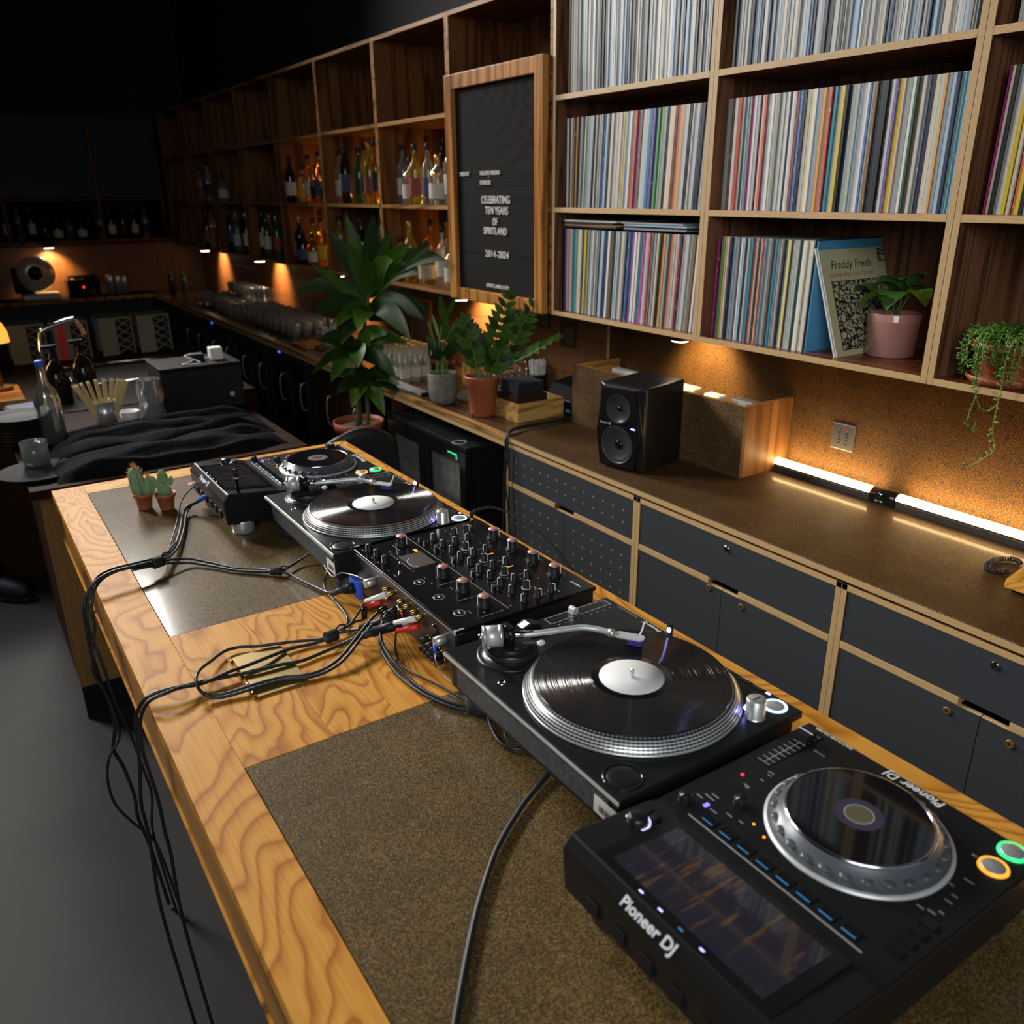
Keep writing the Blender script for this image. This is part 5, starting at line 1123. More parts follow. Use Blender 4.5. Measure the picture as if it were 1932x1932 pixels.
def bottle(kind, gm, lm, cm, loc, label, group, sc=1.):
    t = thing('bottle', label, 'bottle', loc, random.random()*6, group); t.scale = (sc,)*3
    a, b, c_ = bmesh_of(kind, gm, lm, cm); put('glass', a, t); put('label_wrap', b, t); put('cap', c_, t); return t
rnd = random.Random(41); unit_names = {1: 'unit next to the letter board', 2: 'second unit from the letter board', 3: 'third unit from the letter board', 4: 'fourth unit from the letter board', 5: 'fifth unit from the letter board', 6: 'sixth unit from the letter board'}
setups = {(1, 0): (6, (GLC, GLY, GLY, GLC, GLC, GLY), ('squat', 'tall')), (1, 1): (7, (GLB, GLC, GLY, GLC, GLC, GLC, GLY), ('tall', 'squat', 'tall')), (2, 0): (7, (GLY, GLA, GLD, GLD, GLD, GLC, GLC), ('slim', 'tall')), (2, 1): (7, (GLC, GLD, GLG, GLY, GLY, GLA, GLC), ('tall', 'slim')),
          (3, 0): (7, (GLD, GLD, GLY, GLA, GLA, GLA, GLA), ('tall', 'squat')), (3, 1): (7, (GLD, GLC, GLA, GLA, GLA, GLA, GLA), ('tall', 'squat')), (4, 0): (7, (GLD, GLY, GLG, GLG, GLG, GLD, GLD), ('slim', 'tall')), (4, 1): (0, (), ()),
          (5, 0): (6, (GLD, GLC, GLD, GLA, GLD, GLD), ('slim', 'tall')), (5, 1): (2, (GLB, GLD), ('squat',)), (6, 0): (6, (GLD, GLD, GLY, GLC, GLD, GLD), ('slim', 'tall')), (6, 1): (5, (GLC, GLD, GLC, GLA, GLD), ('tall', 'squat'))}
for (u, row), (n, cols, kinds) in setups.items():
    y0_, y1_ = bar_cols[u]+.07, bar_cols[u+1]-.07
    for i in range(n):
        q = y1_-(y1_-y0_)*(i/max(1, n-1)); k = kinds[i % len(kinds)]; gm = cols[i]
        bottle(k, gm, rnd.choice((PAPER, PAPER, PAPER, PAPERK, PAPERK, PAPERY, PAPERB, PAPERR)), rnd.choice((CAPK, CAPK, CAPG)), (1.20+rnd.uniform(-.02, .05), q+rnd.uniform(-.012, .012), ZB[row]+.018),
               '%s bottle, %s from left, %s shelf, %s' % (GN[gm.name], ordinal(i+1), ('lower', 'upper')[row], unit_names[u]), 'bottles on the bar shelves', rnd.uniform(.9, 1.02))
    if n > 4:
        for i in range(4):
            gm = rnd.choice((GLA, GLY, GLC, GLD))
            bottle(rnd.choice(('tall', 'squat', 'slim')), gm, rnd.choice((PAPER, PAPERY, PAPERK)), CAPK, (1.36, y1_-.05-(y1_-y0_-.1)*i/3, ZB[row]+.018), 'back row bottle, %s from left, %s shelf, %s' % (ordinal(i+1), ('lower', 'upper')[row], unit_names[u]), 'back row bottles on the bar shelves')
    # added glowing strip behind the bottles, so that their glass shines warm
    if (u, row) in ((1, 0), (1, 1), (2, 1), (3, 0), (3, 1)):
        tag(part(None, 'added_glow_strip', G().box(1.462, 1.470, y0_-.03, y1_+.03, ZB[row]+.019, ZB[row]+.027), emis('added_strip_glow', (1.0, .55, .12), 40.0)), 'added warm light strip, %s shelf, %s' % (('lower', 'upper')[row], unit_names[u]), 'light', 'added light strips in the bar shelves')
for i in range(15):
    x = -.62+i*.105+(.06 if i > 9 else 0); gm = (GLD, GLD, GLC, GLD, GLB, GLD)[i % 6]
    bottle(('slim', 'tall', 'squat')[0 if i < 6 else 2 if i < 10 else 1], gm, PAPER if i % 2 else PAPERK, CAPK, (x, 8.74, .42), '%s bottle, %s from the left on the far wall shelf' % (GN[gm.name], ordinal(i+1)), 'bottles on the far wall shelf', .95)

# ------------------------------------------------------------------ on the bar worktop, near end
BT = -.113
def lathe_thing(name, label, cat, loc, parts_, group=None, rz=0.):
    t = thing(name, label, cat, loc, rz, group)
    for nm, prof, m_, seg in parts_: part(t, nm, G().lathe(prof, seg=seg), m_)
    return t
# bamboo napkin box
nb = thing('napkin_box', 'pale bamboo box holding a dark tray of black napkins', 'box', (1.1525, 2.377, BT))
hx, hy = .1225, .094
for a in ((-hx, hx, -hy, -hy+.009), (-hx, hx, hy-.009, hy)): part(nb, 'side_board', G().box(a[0], a[1], a[2], a[3], 0, .082), BAMBOO, .001)
for a in ((-hx, -hx+.009), (hx-.009, hx)): part(nb, 'end_board', G().box(a[0], a[1], -hy+.009, hy-.009, 0, .082), BAMBOO, .001)
part(nb, 'floor_board', G().box(-hx+.009, hx-.009, -hy+.009, hy-.009, .002, .010), BAMBOO)
nt_ = thing('napkin_tray', 'dark wooden tray set in the bamboo box', 'tray', (1.115, 2.375, BT+.0105))
DK = mat('dark_stained_wood', srgb(56, 38, 28), .6, var=.2, scale=30, spec=.08)
for a in ((-.08, .08, -.078, -.072), (-.08, .08, .072, .078), (-.08, -.074, -.072, .072), (.074, .08, -.072, .072)): part(nt_, 'wall', G().box(*a, 0, .10), DK)
part(nt_, 'floor_board', G().box(-.074, .074, -.072, .072, 0, .006), DK)
np_ = thing('napkin_stack', 'stack of black paper napkins in the dark tray', 'napkins', (1.115, 2.375, BT+.017))
for k in range(9):
    part(np_, 'napkin', G().box(-.071+.002*(k % 3), .069+.0015*(k % 2), -.069, .069-.001*(k % 2), k*.0165, k*.0165+.0155), mat('napkin_black', srgb(34, 36, 42), .9, var=.15, scale=80), .004)
# terracotta pot with ZZ plant
def pot_plant(name, label, cat, loc, prof, m_, soil_z, soil_r):
    t = thing(name, label, cat, loc); part(t, 'pot', G().lathe(prof, seg=44), m_); part(t, 'soil', G().cyl((0, 0, soil_z-.006), soil_r, .006, seg=28), SOIL); return t
zz = pot_plant('zz_plant', 'leafy ZZ plant in a terracotta plastic pot on the bar worktop', 'plant', (.985, 2.50, BT), [(0, .002), (.054, .002), (.056, .004), (.0705, .135), (.0745, .137), (.0775, .170), (.0800, .173), (.0795, .180), (.0755, .179), (.073, .16)], TERRA, .165, .073)
def rel(t, p): return tuple(Vector(p)-t.location)
def zz_stem(base, mid, tip, n, lw, ll, side):
    b, m_, t_ = [Vector(rel(zz, p)) for p in (base, mid, tip)]
    part(zz, 'stem', G().tube([b, b.lerp(m_, .5)+Vector((0, 0, .01)), m_, m_.lerp(t_, .5), t_], .0048, 8, r_end=.0016), STEMG)
    for i in range(n):
        f = .22+.78*i/(n-1); p = (b.lerp(m_, f*2) if f < .5 else m_.lerp(t_, f*2-1)); ax = (t_-b).normalized()
        for s_ in (-1, 1):
            lat = ax.cross(Vector(side)).normalized()*s_; d = (ax*.62+lat*.85+Vector((0, 0, .10))).normalized(); k = .75+.5*math.sin(math.pi*min(1, f+.05))
            part(zz, 'leaf', leaf(p, p+d*ll*k, lw*k, .004, up=tuple(Vector(side)), fold=.2, seg=6, shape=.8), LEAFM if (i+s_) % 3 else LEAFD)
    part(zz, 'leaf', leaf(t_, t_+(t_-m_).normalized()*ll*.9, lw*.7, 0, up=side, seg=6), LEAFM)
zz_stem((1.0, 2.49, .05), (1.0, 2.40, .24), (1.008, 2.32, .41), 9, .028, .066, (-.5, -.8, .3))
zz_stem((1.01, 2.48, .05), (1.055, 2.36, .22), (1.100, 2.27, .375), 9, .028, .064, (-.5, -.8, .3))
zz_stem((1.02, 2.47, .05), (1.11, 2.33, .16), (1.175, 2.22, .235), 7, .032, .060, (-.2, -.3, .9))
zz_stem((.97, 2.50, .05), (.935, 2.50, .20), (.905, 2.50, .30), 7, .036, .062, (-.3, -.9, .2))
zz_stem((.99, 2.52, .05), (.98, 2.53, .16), (.965, 2.54, .25), 6, .036, .064, (-.3, -.9, .2))
zz_stem((1.0, 2.47, .05), (1.01, 2.42, .13), (1.02, 2.39, .20), 5, .036, .06, (-.3, -.9, .3))
part(zz, 'drain_slot', G().box(-.058, -.053, -.012, .002, .0, .012), BLACK)
# concrete pot with palm like plant
pm_ = pot_plant('parlour_palm', 'slender palm in a rough grey concrete pot on the bar worktop', 'plant', (.952, 2.80, BT), [(0, 0), (.044, 0), (.056, .008), (.066, .035), (.070, .08), (.0705, .142), (.069, .146), (.063, .146), (.061, .13)], mat('concrete_pot', srgb(122, 118, 108), .85, var=.75, scale=30, bump=.6), .130, .061)
for i, (tip, w_, m_) in enumerate((((.927, 2.75, .395), .034, LEAFM), ((.985, 2.70, .39), .022, LEAFM), ((.946, 2.72, .30), .03, LEAFM), ((.90, 2.85, .20), .05, LEAFD), ((1.03, 2.72, .19), .05, LEAFD), ((.935, 2.85, .30), .016, LEAFL), ((.992, 2.74, .24), .03, LEAFM), ((.895, 2.82, .275), .012, LEAFL), ((1.02, 2.76, .28), .022, LEAFM), ((.96, 2.74, .17), .055, LEAFD), ((.915, 2.76, .16), .05, LEAFD))):
    b0 = Vector(rel(pm_, (.952+.025*math.cos(i*2.1), 2.80+.025*math.sin(i*2.1), .015))); t0 = Vector(rel(pm_, tip)); fm = .62 if tip[2] > .23 else .5
    kn_ = b0.lerp(t0, fm); kn_.x = b0.x+(t0.x-b0.x)*.25; kn_.y = b0.y+(t0.y-b0.y)*.25
    part(pm_, 'stalk', G().tube([b0, b0.lerp(kn_, .5), kn_], .0026, 6), STEMG); part(pm_, 'leaf', leaf(kn_, t0, w_, .008, up=(-.4, -.8, .3), fold=.2), m_)
# ruler rail, cola and tonic bottles, juice bottles
rl = thing('metal_rail', 'long bright metal strip lying on the bar worktop edge', 'rail', (.955, 3.18, BT))
part(rl, 'channel', G().prism([(-.026, 0), (.026, 0), (.026, .012), (.014, .016), (-.026, .003)], -.19, .21, axis='Y'), STEEL, .0008); part(rl, 'end_cap', G().box(-.027, .027, -.205, -.19, 0, .016), BLACK, .002)
KIND['tonic'] = [(0, 0), (.026, 0), (.0285, .004), (.0285, .085), (.024, .11), (.0135, .145), (.0125, .182), (.0135, .186)]
KIND['cola'] = [(0, 0), (.025, 0), (.0275, .006), (.025, .03), (.024, .045), (.0285, .085), (.0285, .115), (.022, .14), (.0135, .165), (.0125, .182), (.0135, .187)]
def small_bottle(kind, gm, lm, cm, lz, loc, label, group):
    key = ('s', kind, gm.name, lm.name, cm.name)
    if key not in BM:
        pr_ = KIND[kind]; h = pr_[-1][1]; BM[key] = (G().lathe(pr_, seg=20).mesh('glass', gm), G().lathe([(.029, lz[0]), (.0292, lz[1])], seg=20).mesh('label', lm), G().lathe([(.0138, h-.003), (.0142, h+.004), (.0125, h+.007), (0, h+.007)], seg=14).mesh('cap', cm))
    t = thing('bottle', label, 'bottle', loc, 0, group); a, b, c_ = BM[key]; put('glass', a, t); put('label_wrap', b, t); put('cap', c_, t); return t
TON = glass('tonic_glass', (.80, .80, .66), .8); COLA = mat('cola_dark', (.02, .006, .004), .08, var=.05, coat=.4); JUI = glass('juice_glass', (.80, .62, .20), .55)
for i in range(5):
    for j in range(3):
        small_bottle('tonic', TON, PAPER, CAPG, (.025, .075), (1.015+j*.062, 3.32+i*.062, BT), 'small tonic bottle, %s from the front in the %s row from the worktop edge' % (ordinal(i+1), ordinal(j+1)), 'tonic bottles on the bar worktop')
for i, (x, y_) in enumerate(((1.19, 3.30), (1.245, 3.25), (1.20, 3.37), (1.26, 3.34))): small_bottle('cola', COLA, PAPERR, mat('cap_red', (.5, .03, .03), .4), (.086, .112), (x, y_, BT), 'red labelled cola bottle, %s of the group behind the grey pot' % ordinal(i+1), 'cola bottles')
for i, (x, y_) in enumerate(((1.235, 3.0), (1.30, 2.97), (1.25, 3.07), (1.32, 3.05), (1.29, 3.12))): small_bottle('tonic', JUI, PAPERB if i == 0 else PAPERY, mat('cap_orange', srgb(220, 90, 40), .35, .3), (.02, .07), (x, y_, BT), 'orange capped juice bottle, %s of the group between the plants' % ordinal(i+1), 'juice bottles')
# dash bottles with steel pourers, straw bundle
for i in range(10):
    x, y_ = 1.26+(i % 5)*.042, 2.80+(i//5)*.055
    lathe_thing('dasher_bottle', 'small glass dasher with steel top, %s in the %s row behind the napkin box' % (ordinal(i % 5+1), ('front', 'back')[i//5]), 'bottle', (x, y_, BT), (('glass', [(0, 0), (.018, 0), (.019, .003), (.019, .075), (.012, .095), (.010, .105)], GLC, 16), ('steel_top', [(.0115, .103), (.0115, .112), (.004, .12), (.0035, .135), (.012, .138), (.013, .142), (0, .147)], CHROME, 14)), 'dasher bottles')
stw = thing('straw_bundle', 'bundle of white paper straws in a black cup behind the napkin box', 'straws', (1.43, 2.70, BT))
part(stw, 'cup', G().lathe([(0, 0), (.042, 0), (.045, .1), (.043, .1), (.040, .004), (0, .004)], seg=24), BLACK)
for i in range(26):
    a = i*2.4; r_ = .0085*math.sqrt(i)*.9; part(stw, 'straw', G().tube([(r_*math.cos(a)*.8, r_*math.sin(a)*.8, .006), (r_*math.cos(a)*1.15, r_*math.sin(a)*1.15, .165+.004*math.sin(i))], .0038, 8, smooth_path=False), WHITEP)
pt = thing('receipt_printer', 'black receipt printer between the napkin box and the cork box', 'printer', (1.385, 2.34, BT))
part(pt, 'body', G().prism([(-.095, 0), (-.095, .055), (-.06, .12), (.08, .14), (.09, 0)], -.10, .10, axis='Y'), mat('printer_black', (.010, .010, .011), .5, spec=.05), .006)
part(pt, 'sticker', G().box(-.0962, -.0948, -.085, -.055, .012, .026), mat('sticker_blue', (.05, .4, .75), .5)); part(pt, 'vent_lines', G().box(-.0962, -.095, -.09, -.04, .062, .066), GREYPR)
solo('rubber_mat', 'black ribbed bar mat under the juice bottles', 'mat', G().box(-.16, .16, -.13, .13, 0, .004), mat('ribbed_rubber', (.015, .015, .016), .6, var=.4, scale=200), loc=(1.20, 2.80, BT-.0003))
cable_grp = 'black leads by the napkin box'
cable('black lead curving over the worktop end in front of the napkin box', [(1.36, 2.26, -.105), (1.20, 2.20, -.104), (1.02, 2.19, -.100), (.92, 2.16, -.095), (.872, 2.135, -.115), (.866, 2.13, -.17), (.864, 2.14, -.3), (.862, 2.15, -.5), (.85, 2.16, -.84)], .0052, group=cable_grp)
cable('thinner black lead beside the one at the worktop end', [(1.36, 2.24, -.106), (1.18, 2.185, -.105), (1.00, 2.17, -.101), (.90, 2.14, -.095), (.868, 2.115, -.12), (.862, 2.11, -.19), (.858, 2.12, -.3), (.858, 2.10, -.5), (.86, 2.10, -.84)], .0036, group=cable_grp)
fp = thing('framed_picture', 'small framed picture leaning on the tiles behind the tall plant', 'picture', (1.452, 3.98, BT)); fp.rotation_euler = (0, R(4), 0)
for a in ((-.12, -.105, 0, .34), (.105, .12, 0, .34), (-.105, .105, 0, .015), (-.105, .105, .325, .34)): part(fp, 'frame_bar', G().box(-.008, .008, *a), FRAMEW, .001)
part(fp, 'print', G().box(-.002, .004, -.105, .105, .015, .325), mat('portrait_print', srgb(120, 92, 74), .6, var=.9, scale=14))
for i, (y0_, z0_, w_, h_) in enumerate(((2.72, .20, .10, .11), (2.52, .135, .115, .12))):
    t = thing('notice_plate', ('dark notice with small gold print on the tiles' if i == 0 else 'dark framed notice on the tiles behind the ZZ plant'), 'notice', (1.479, y0_, z0_)); part(t, 'plate', G().box(-.006, 0, -w_/2, w_/2, 0, h_), mat('notice_dark', (.02, .016, .013), .5), .001)
    g = G()
    for k in range(6): g.box(-.0066, -.006, -w_*.36, w_*(.1+.05*(k % 3)), h_*.15+k*h_*.11, h_*.15+k*h_*.11+.004)
    part(t, 'print_lines', g, mat('gold_print', srgb(120, 92, 54), .6))
# ------------------------------------------------------------------ drinking glasses on the bar
tumb = G().lathe([(0, .002), (.030, .002), (.0325, 0), (.036, .10), (.0345, .10), (.0305, .010), (0, .010)], seg=14).mesh('drinking_glass', glass('tumbler_glass', (.85, .84, .82), .86))
rnd = random.Random(51); n_ = 0
for i in range(19):
    for j in range(4):
        o = put('drinking_glass', tumb, None, (1.055+j*.084+rnd.uniform(-.006, .006), 5.05+i*.128+rnd.uniform(-.006, .006), BT+.0085)); tag(o, 'clear tumbler, %s from the near end in the %s row from the worktop edge' % (ordinal(i+1), ordinal(j+1)), 'glass', 'glasses on the bar worktop')
for i in range(7):
    for j in range(2):
        o = put('drinking_glass', tumb, None, (1.222+j*.084, 6.33+i*.128, BT+.1095)); tag(o, 'upper tier tumbler, %s from the near end in the %s row from the edge' % (ordinal(i+1), ordinal(j+1)), 'glass', 'upper tier of glasses')
solo('drying_mat', 'long black drying mat under the glasses', 'mat', G().box(-.20, .20, -1.3, 1.3, 0, .008), RUBBER, loc=(1.185, 6.2, BT))
gt = thing('wooden_board', 'pale wooden board on the bar worktop in front of the glasses', 'board', (1.02, 4.72, BT)); part(gt, 'board', G().box(-.08, .08, -.14, .12, 0, .018), EDGEW, .003); part(gt, 'handle', G().box(-.02, .02, -.22, -.14, .002, .016), BRASS, .003)
lathe_thing('steel_cup', 'pale metal cup holding a dark stirrer at the end of the glasses', 'cup', (1.12, 4.62, BT), (('cup', [(0, 0), (.045, 0), (.050, .12), (.047, .12), (.042, .004), (0, .004)], mat('pale_enamel', (.5, .5, .52), .35), 22), ('stirrer', [(0, .005), (.006, .005), (.006, .19), (0, .19)], BLACK, 8)))

# ------------------------------------------------------------------ tall dracaena
dr = thing('dracaena', 'tall dracaena with dark glossy leaves beside the bar', 'plant', (.775, 3.42, -.85))
part(dr, 'stool_seat', G().cyl((0, 0, .24), .13, .025, seg=24), DK)
for a in range(4): part(dr, 'stool_leg', G().tube([(.09*math.cos(a*1.571+.78), .09*math.sin(a*1.571+.78), .24), (.12*math.cos(a*1.571+.78), .12*math.sin(a*1.571+.78), 0)], .011, 8, smooth_path=False), DK)
part(dr, 'pot', G().lathe([(0, .266), (.088, .266), (.092, .27), (.122, .50), (.130, .502), (.134, .545), (.128, .546), (.122, .52)], seg=44), TERRA); part(dr, 'soil', G().cyl((0, 0, .508), .122, .008, seg=30), mat('bark_soil', srgb(98, 84, 68), .95, var=.6, scale=90, bump=1.))
for b, m_, t_ in (((.758, 3.40, -.335), (.80, 3.40, 0), (.865, 3.38, .36)), ((.79, 3.44, -.335), (.795, 3.43, -.15), (.79, 3.42, .08)), ((.815, 3.40, -.335), (.825, 3.40, -.24), (.815, 3.39, -.12))):
    part(dr, 'cane', G().tube([rel(dr, b), rel(dr, m_), rel(dr, t_)], .0125, 10, r_end=.010), CANE)
topb = (.868, 3.38, .33)
def dleaf(base, tip, w_, m_, bend=.03):
    b, t_ = Vector(rel(dr, base)), Vector(rel(dr, tip)); L_ = (t_-b).length; c_ = b.lerp(t_, .38)+Vector((0, 0, L_*(.10 if t_.z-b.z > .22 else .34)))
    part(dr, 'leaf', arc_leaf(b, c_, t_, w_*(1.12 if L_ > .2 else .9), shape=.95), m_)
for tip, w_, m_, bd in (((.882, 3.3, .725), .085, LEAFD, .02), ((.80, 3.45, .73), .07, LEAFM, .02), ((.722, 3.48, .65), .085, LEAFD, .02), ((.965, 3.1, .60), .095, LEAFM, .02), ((1.019, 2.97, .60), .06, LEAFD, .0), ((1.062, 2.92, .525), .10, LEAFD, .05), ((.973, 3.3, .62), .09, LEAFD, .01), ((.809, 3.25, .55), .07, LEAFM, .03), ((.93, 3.2, .66), .05, LEAFM, .01), ((.76, 3.35, .60), .08, LEAFM, .02), ((.90, 3.15, .52), .10, LEAFM, .05), ((.98, 3.05, .46), .10, LEAFM, .06)): dleaf(topb, tip, w_, m_, bd)
for base, tip, w_, m_ in (((.862, 3.38, .29), (.53, 3.5, .372), .09, LEAFD), ((.85, 3.37, .27), (.59, 3.42, .50), .05, LEAFM), ((.86, 3.36, .26), (.972, 3.0, .25), .09, LEAFD), ((.86, 3.36, .26), (.88, 2.97, .165), .095, LEAFD), ((.85, 3.38, .25), (.55, 3.36, .27), .085, LEAFD), ((.85, 3.36, .25), (.70, 3.17, .20), .095, LEAFM), ((.87, 3.36, .27), (1.04, 3.08, .275), .08, LEAFD), ((.84, 3.38, .22), (.64, 3.25, .13), .08, LEAFD), ((.85, 3.37, .22), (.97, 3.12, .18), .07, LEAFD),
                         ((.80, 3.42, .05), (.57, 3.36, .14), .085, LEAFD), ((.80, 3.41, .06), (.86, 3.17, .17), .085, LEAFM), ((.80, 3.41, .05), (.93, 3.10, .125), .075, LEAFM), ((.79, 3.42, .04), (.60, 3.32, -.06), .08, LEAFM), ((.80, 3.40, .03), (.86, 3.10, -.04), .08, LEAFD), ((.79, 3.41, .04), (.50, 3.32, -.015), .05, LEAFD), ((.79, 3.40, .06), (.70, 3.20, .02), .09, LEAFM),
                         ((.815, 3.39, -.13), (.60, 3.26, -.11), .07, LEAFD), ((.815, 3.39, -.12), (.80, 3.14, -.225), .075, LEAFM), ((.815, 3.39, -.11), (.86, 3.06, -.07), .075, LEAFD), ((.815, 3.39, -.12), (.66, 3.22, -.18), .08, LEAFM), ((.815, 3.39, -.1), (.72, 3.24, .02), .07, LEAFD), ((.815, 3.39, -.11), (.89, 3.12, -.13), .07, LEAFD)): dleaf(base, tip, w_, m_)

rnd = random.Random(77)
for zb, n_, rr, hh in ((.34, 3, .16, .26), (.25, 5, .24, -.02), (.05, 5, .20, .02), (-.11, 5, .18, .0)):
    for i in range(n_):
        a = i*2.4+rnd.uniform(-.3, .3); xb_ = .775+.095*(zb+.33)/.69+.01
        tx = min(xb_+rr*math.cos(a)*rnd.uniform(.8, 1.15), 1.05); ty = 3.38+rr*math.sin(a)*rnd.uniform(.8, 1.15)
        if tx > .86 and -.2 < zb+hh < -.08: tx = .85
        dleaf((xb_, 3.39, zb), (tx, ty, zb+hh+rnd.uniform(-.05, .08)), rnd.uniform(.055, .08), rnd.choice((LEAFD, LEAFD, LEAFM)))

# ------------------------------------------------------------------ fridges under the bar
fr_ = thing('bottle_fridge', 'black glass fronted bottle fridge under the near bar worktop', 'fridge', (1.14, 2.80, -.85))
FX0, FX1, FY0, FY1, FZ = .835, 1.45, 2.40, 3.20, -.222
wpart(fr_, 'top_panel', G().box(FX0, FX1, FY0, FY1, FZ-.02, FZ), BLACK, .002)
for a in (FY0, FY1-.02): wpart(fr_, 'side_panel', G().box(FX0+.03, FX1, a, a+.02, -.82, FZ-.02), BLACK)
wpart(fr_, 'back_panel', G().box(FX1-.02, FX1, FY0+.02, FY1-.02, -.82, FZ-.02), BLACK); wpart(fr_, 'floor_panel', G().box(FX0+.03, FX1-.02, FY0+.02, FY1-.02, -.82, -.79), BLACK); wpart(fr_, 'plinth', G().box(FX0+.05, FX1, FY0+.01, FY1-.01, -.85, -.82), BLACK)
for a, b in ((FY0+.01, FY0+.40), (FY0+.405, FY1-.01)):
    d_ = wpart(fr_, 'door', G().box(FX0, FX0+.028, a, a+.055, -.80, FZ-.025).box(FX0, FX0+.028, b-.055, b, -.80, FZ-.025).box(FX0, FX0+.028, a+.055, b-.055, -.80, -.74).box(FX0, FX0+.028, a+.055, b-.055, FZ-.085, FZ-.025), BLACKG, .002)
    part(d_, 'pane', G().box(FX0+.010, FX0+.014, a+.055, b-.055, -.74, FZ-.085), glass('fridge_pane', (.75, .8, .8), .95))
wpart(fr_, 'wire_shelf', G().box(FX0+.05, FX1-.03, FY0+.03, FY1-.03, -.520, -.512), STEEL)
wpart(fr_, 'display', G().box(FX0-.001, FX0, 2.485, 2.565, -.2755, -.271).box(FX0-.001, FX0, 2.485, 2.490, -.295, -.271), LED_G)
for i in range(4):
    solo('drink_carton', 'pale drink carton, %s from the front in the near fridge' % ordinal(i+1), 'carton', G().box(-.03, .03, -.033, .033, 0, .19), mat('carton_print', srgb(196, 186, 160), .6, var=.7, scale=22), .003, loc=(.93, 2.50+i*.075, -.512), group='cartons in the near fridge')
lathe_thing('steel_ring_handle', 'pale loop of cord hanging under the near bar worktop', 'cord', (.86, 2.50, -.222), (('loop', [(.030, 0), (.033, .001), (.030, .003), (.027, .001)], mat('cord_pale', (.4, .38, .34), .7), 24),))
GRNF = mat('green_black_fridge', srgb(34, 44, 44), .4, var=.1)
for i, (a, b) in enumerate(((3.75, 4.55), (4.60, 5.40), (5.45, 6.25), (6.30, 7.10), (7.15, 7.95))):
    t = thing('back_bar_fridge', 'dark green fridge front under the bar, %s from the tall plant' % ordinal(i+1), 'fridge', (1.15, (a+b)/2, -.85), group='fridges under the far bar')
    wpart(t, 'carcass', G().box(.96, 1.46, a, b, -.85, -.175), GRNF if i != 0 else DK, .003)
    for c_, d in ((a+.01, (a+b)/2-.004), ((a+b)/2+.004, b-.01)):
        dd = wpart(t, 'door', G().box(.93, .958, c_, c_+.05, -.78, -.24).box(.93, .958, d-.05, d, -.78, -.24).box(.93, .958, c_+.05, d-.05, -.78, -.72).box(.93, .958, c_+.05, d-.05, -.29, -.24), GRNF if i != 0 else DK, .002)
        part(dd, 'dark_pane', G().box(.944, .948, c_+.05, d-.05, -.72, -.29), BLACKG if i != 0 else DK)
        part(dd, 'handle', G().tube([(.93, c_+.03, -.34), (.905, c_+.03, -.35), (.895, c_+.03, -.43), (.905, c_+.03, -.51), (.93, c_+.03, -.52)], .006, 8), STEEL)
    wpart(t, 'vent_strip', G().box(.935, .96, a+.01, b-.01, -.225, -.18), mat('vent_green', srgb(52, 66, 66), .4))
    if i in (1, 3): wpart(t, 'status_light', G().cbox((.933, (a+b)/2+.1, -.20), (.004, .03, .008)), LED_B)

# ------------------------------------------------------------------ black chair in the aisle
ch = thing('office_chair', 'black chair with a curved backrest standing in the aisle', 'chair', (.42, 2.72, -.85))
g = G(); vs = []; n = 14
for j in range(9):
    f = j/8; z = .43+.32*f
    for i in range(n+1):
        a = -1+2*i/n; w_ = .205*(1-.12*f)*(1 if f < .75 else math.sqrt(max(.02, 1-((f-.75)/.27)**2*.55))); dz = -.045*(a*a)*(f**2)
        vs.append((a*w_, -.10+.05*(1-a*a)*-1-.02*f, z+dz))
for j in range(8):
    for i in range(n): k = j*(n+1)+i; g.f.append((k, k+1, k+n+2, k+n+1)); g.m.append(0); g.sm.append(True)
g.v = vs; o = part(ch, 'backrest', g, mat('chair_mesh', (.02, .022, .025), .5, var=.2, scale=120)); md = o.modifiers.new('solid', 'SOLIDIFY'); md.thickness = .022
part(ch, 'seat', G().box(-.22, .22, -.12, .30, .36, .41), mat('chair_mesh', (.02, .022, .025), .5), .03); part(ch, 'column', G().cyl((0, .10, .06), .028, .30, seg=16), BLACK)
for k in range(5): part(ch, 'base_arm', G().tube([(0, .10, .08), (.25*math.cos(k*1.2566), .10+.25*math.sin(k*1.2566), .04)], .018, 8, smooth_path=False), BLACK); part(ch, 'castor', G().ball((.25*math.cos(k*1.2566), .10+.25*math.sin(k*1.2566), .022), .022, seg=12, rings=8), BLACK)

# ------------------------------------------------------------------ side counter behind the DJ table
sc2 = thing('side_counter', 'dark side counter with an oak end panel behind the DJ table', 'counter', (-.4, 2.65, -.85))
wpart(sc2, 'top', G().box(-.835, .03, 2.115, 3.12, -.028, 0), DARKTOPX, .002)
wpart(sc2, 'end_panel', G().box(-.812, .0, 2.18, 2.20, -.72, -.045), wood('oak_end_panel', srgb(150, 110, 64), srgb(136, 96, 54), srgb(108, 72, 38), 'Z', 5., 3., .5, .15), .001); wpart(sc2, 'end_rail', G().box(-.825, .0, 2.17, 2.19, -.044, -.0285), APRON)
wpart(sc2, 'kick_board', G().box(-.81, .0, 2.19, 2.21, -.85, -.72), BLACK); wpart(sc2, 'carcass', G().box(-.80, .01, 2.21, 3.08, -.85, -.0285), DK)
FAB = mat('black_nylon_bag', (.008, .009, .011), .8, var=.5, scale=40, bump=.8, spec=.02)
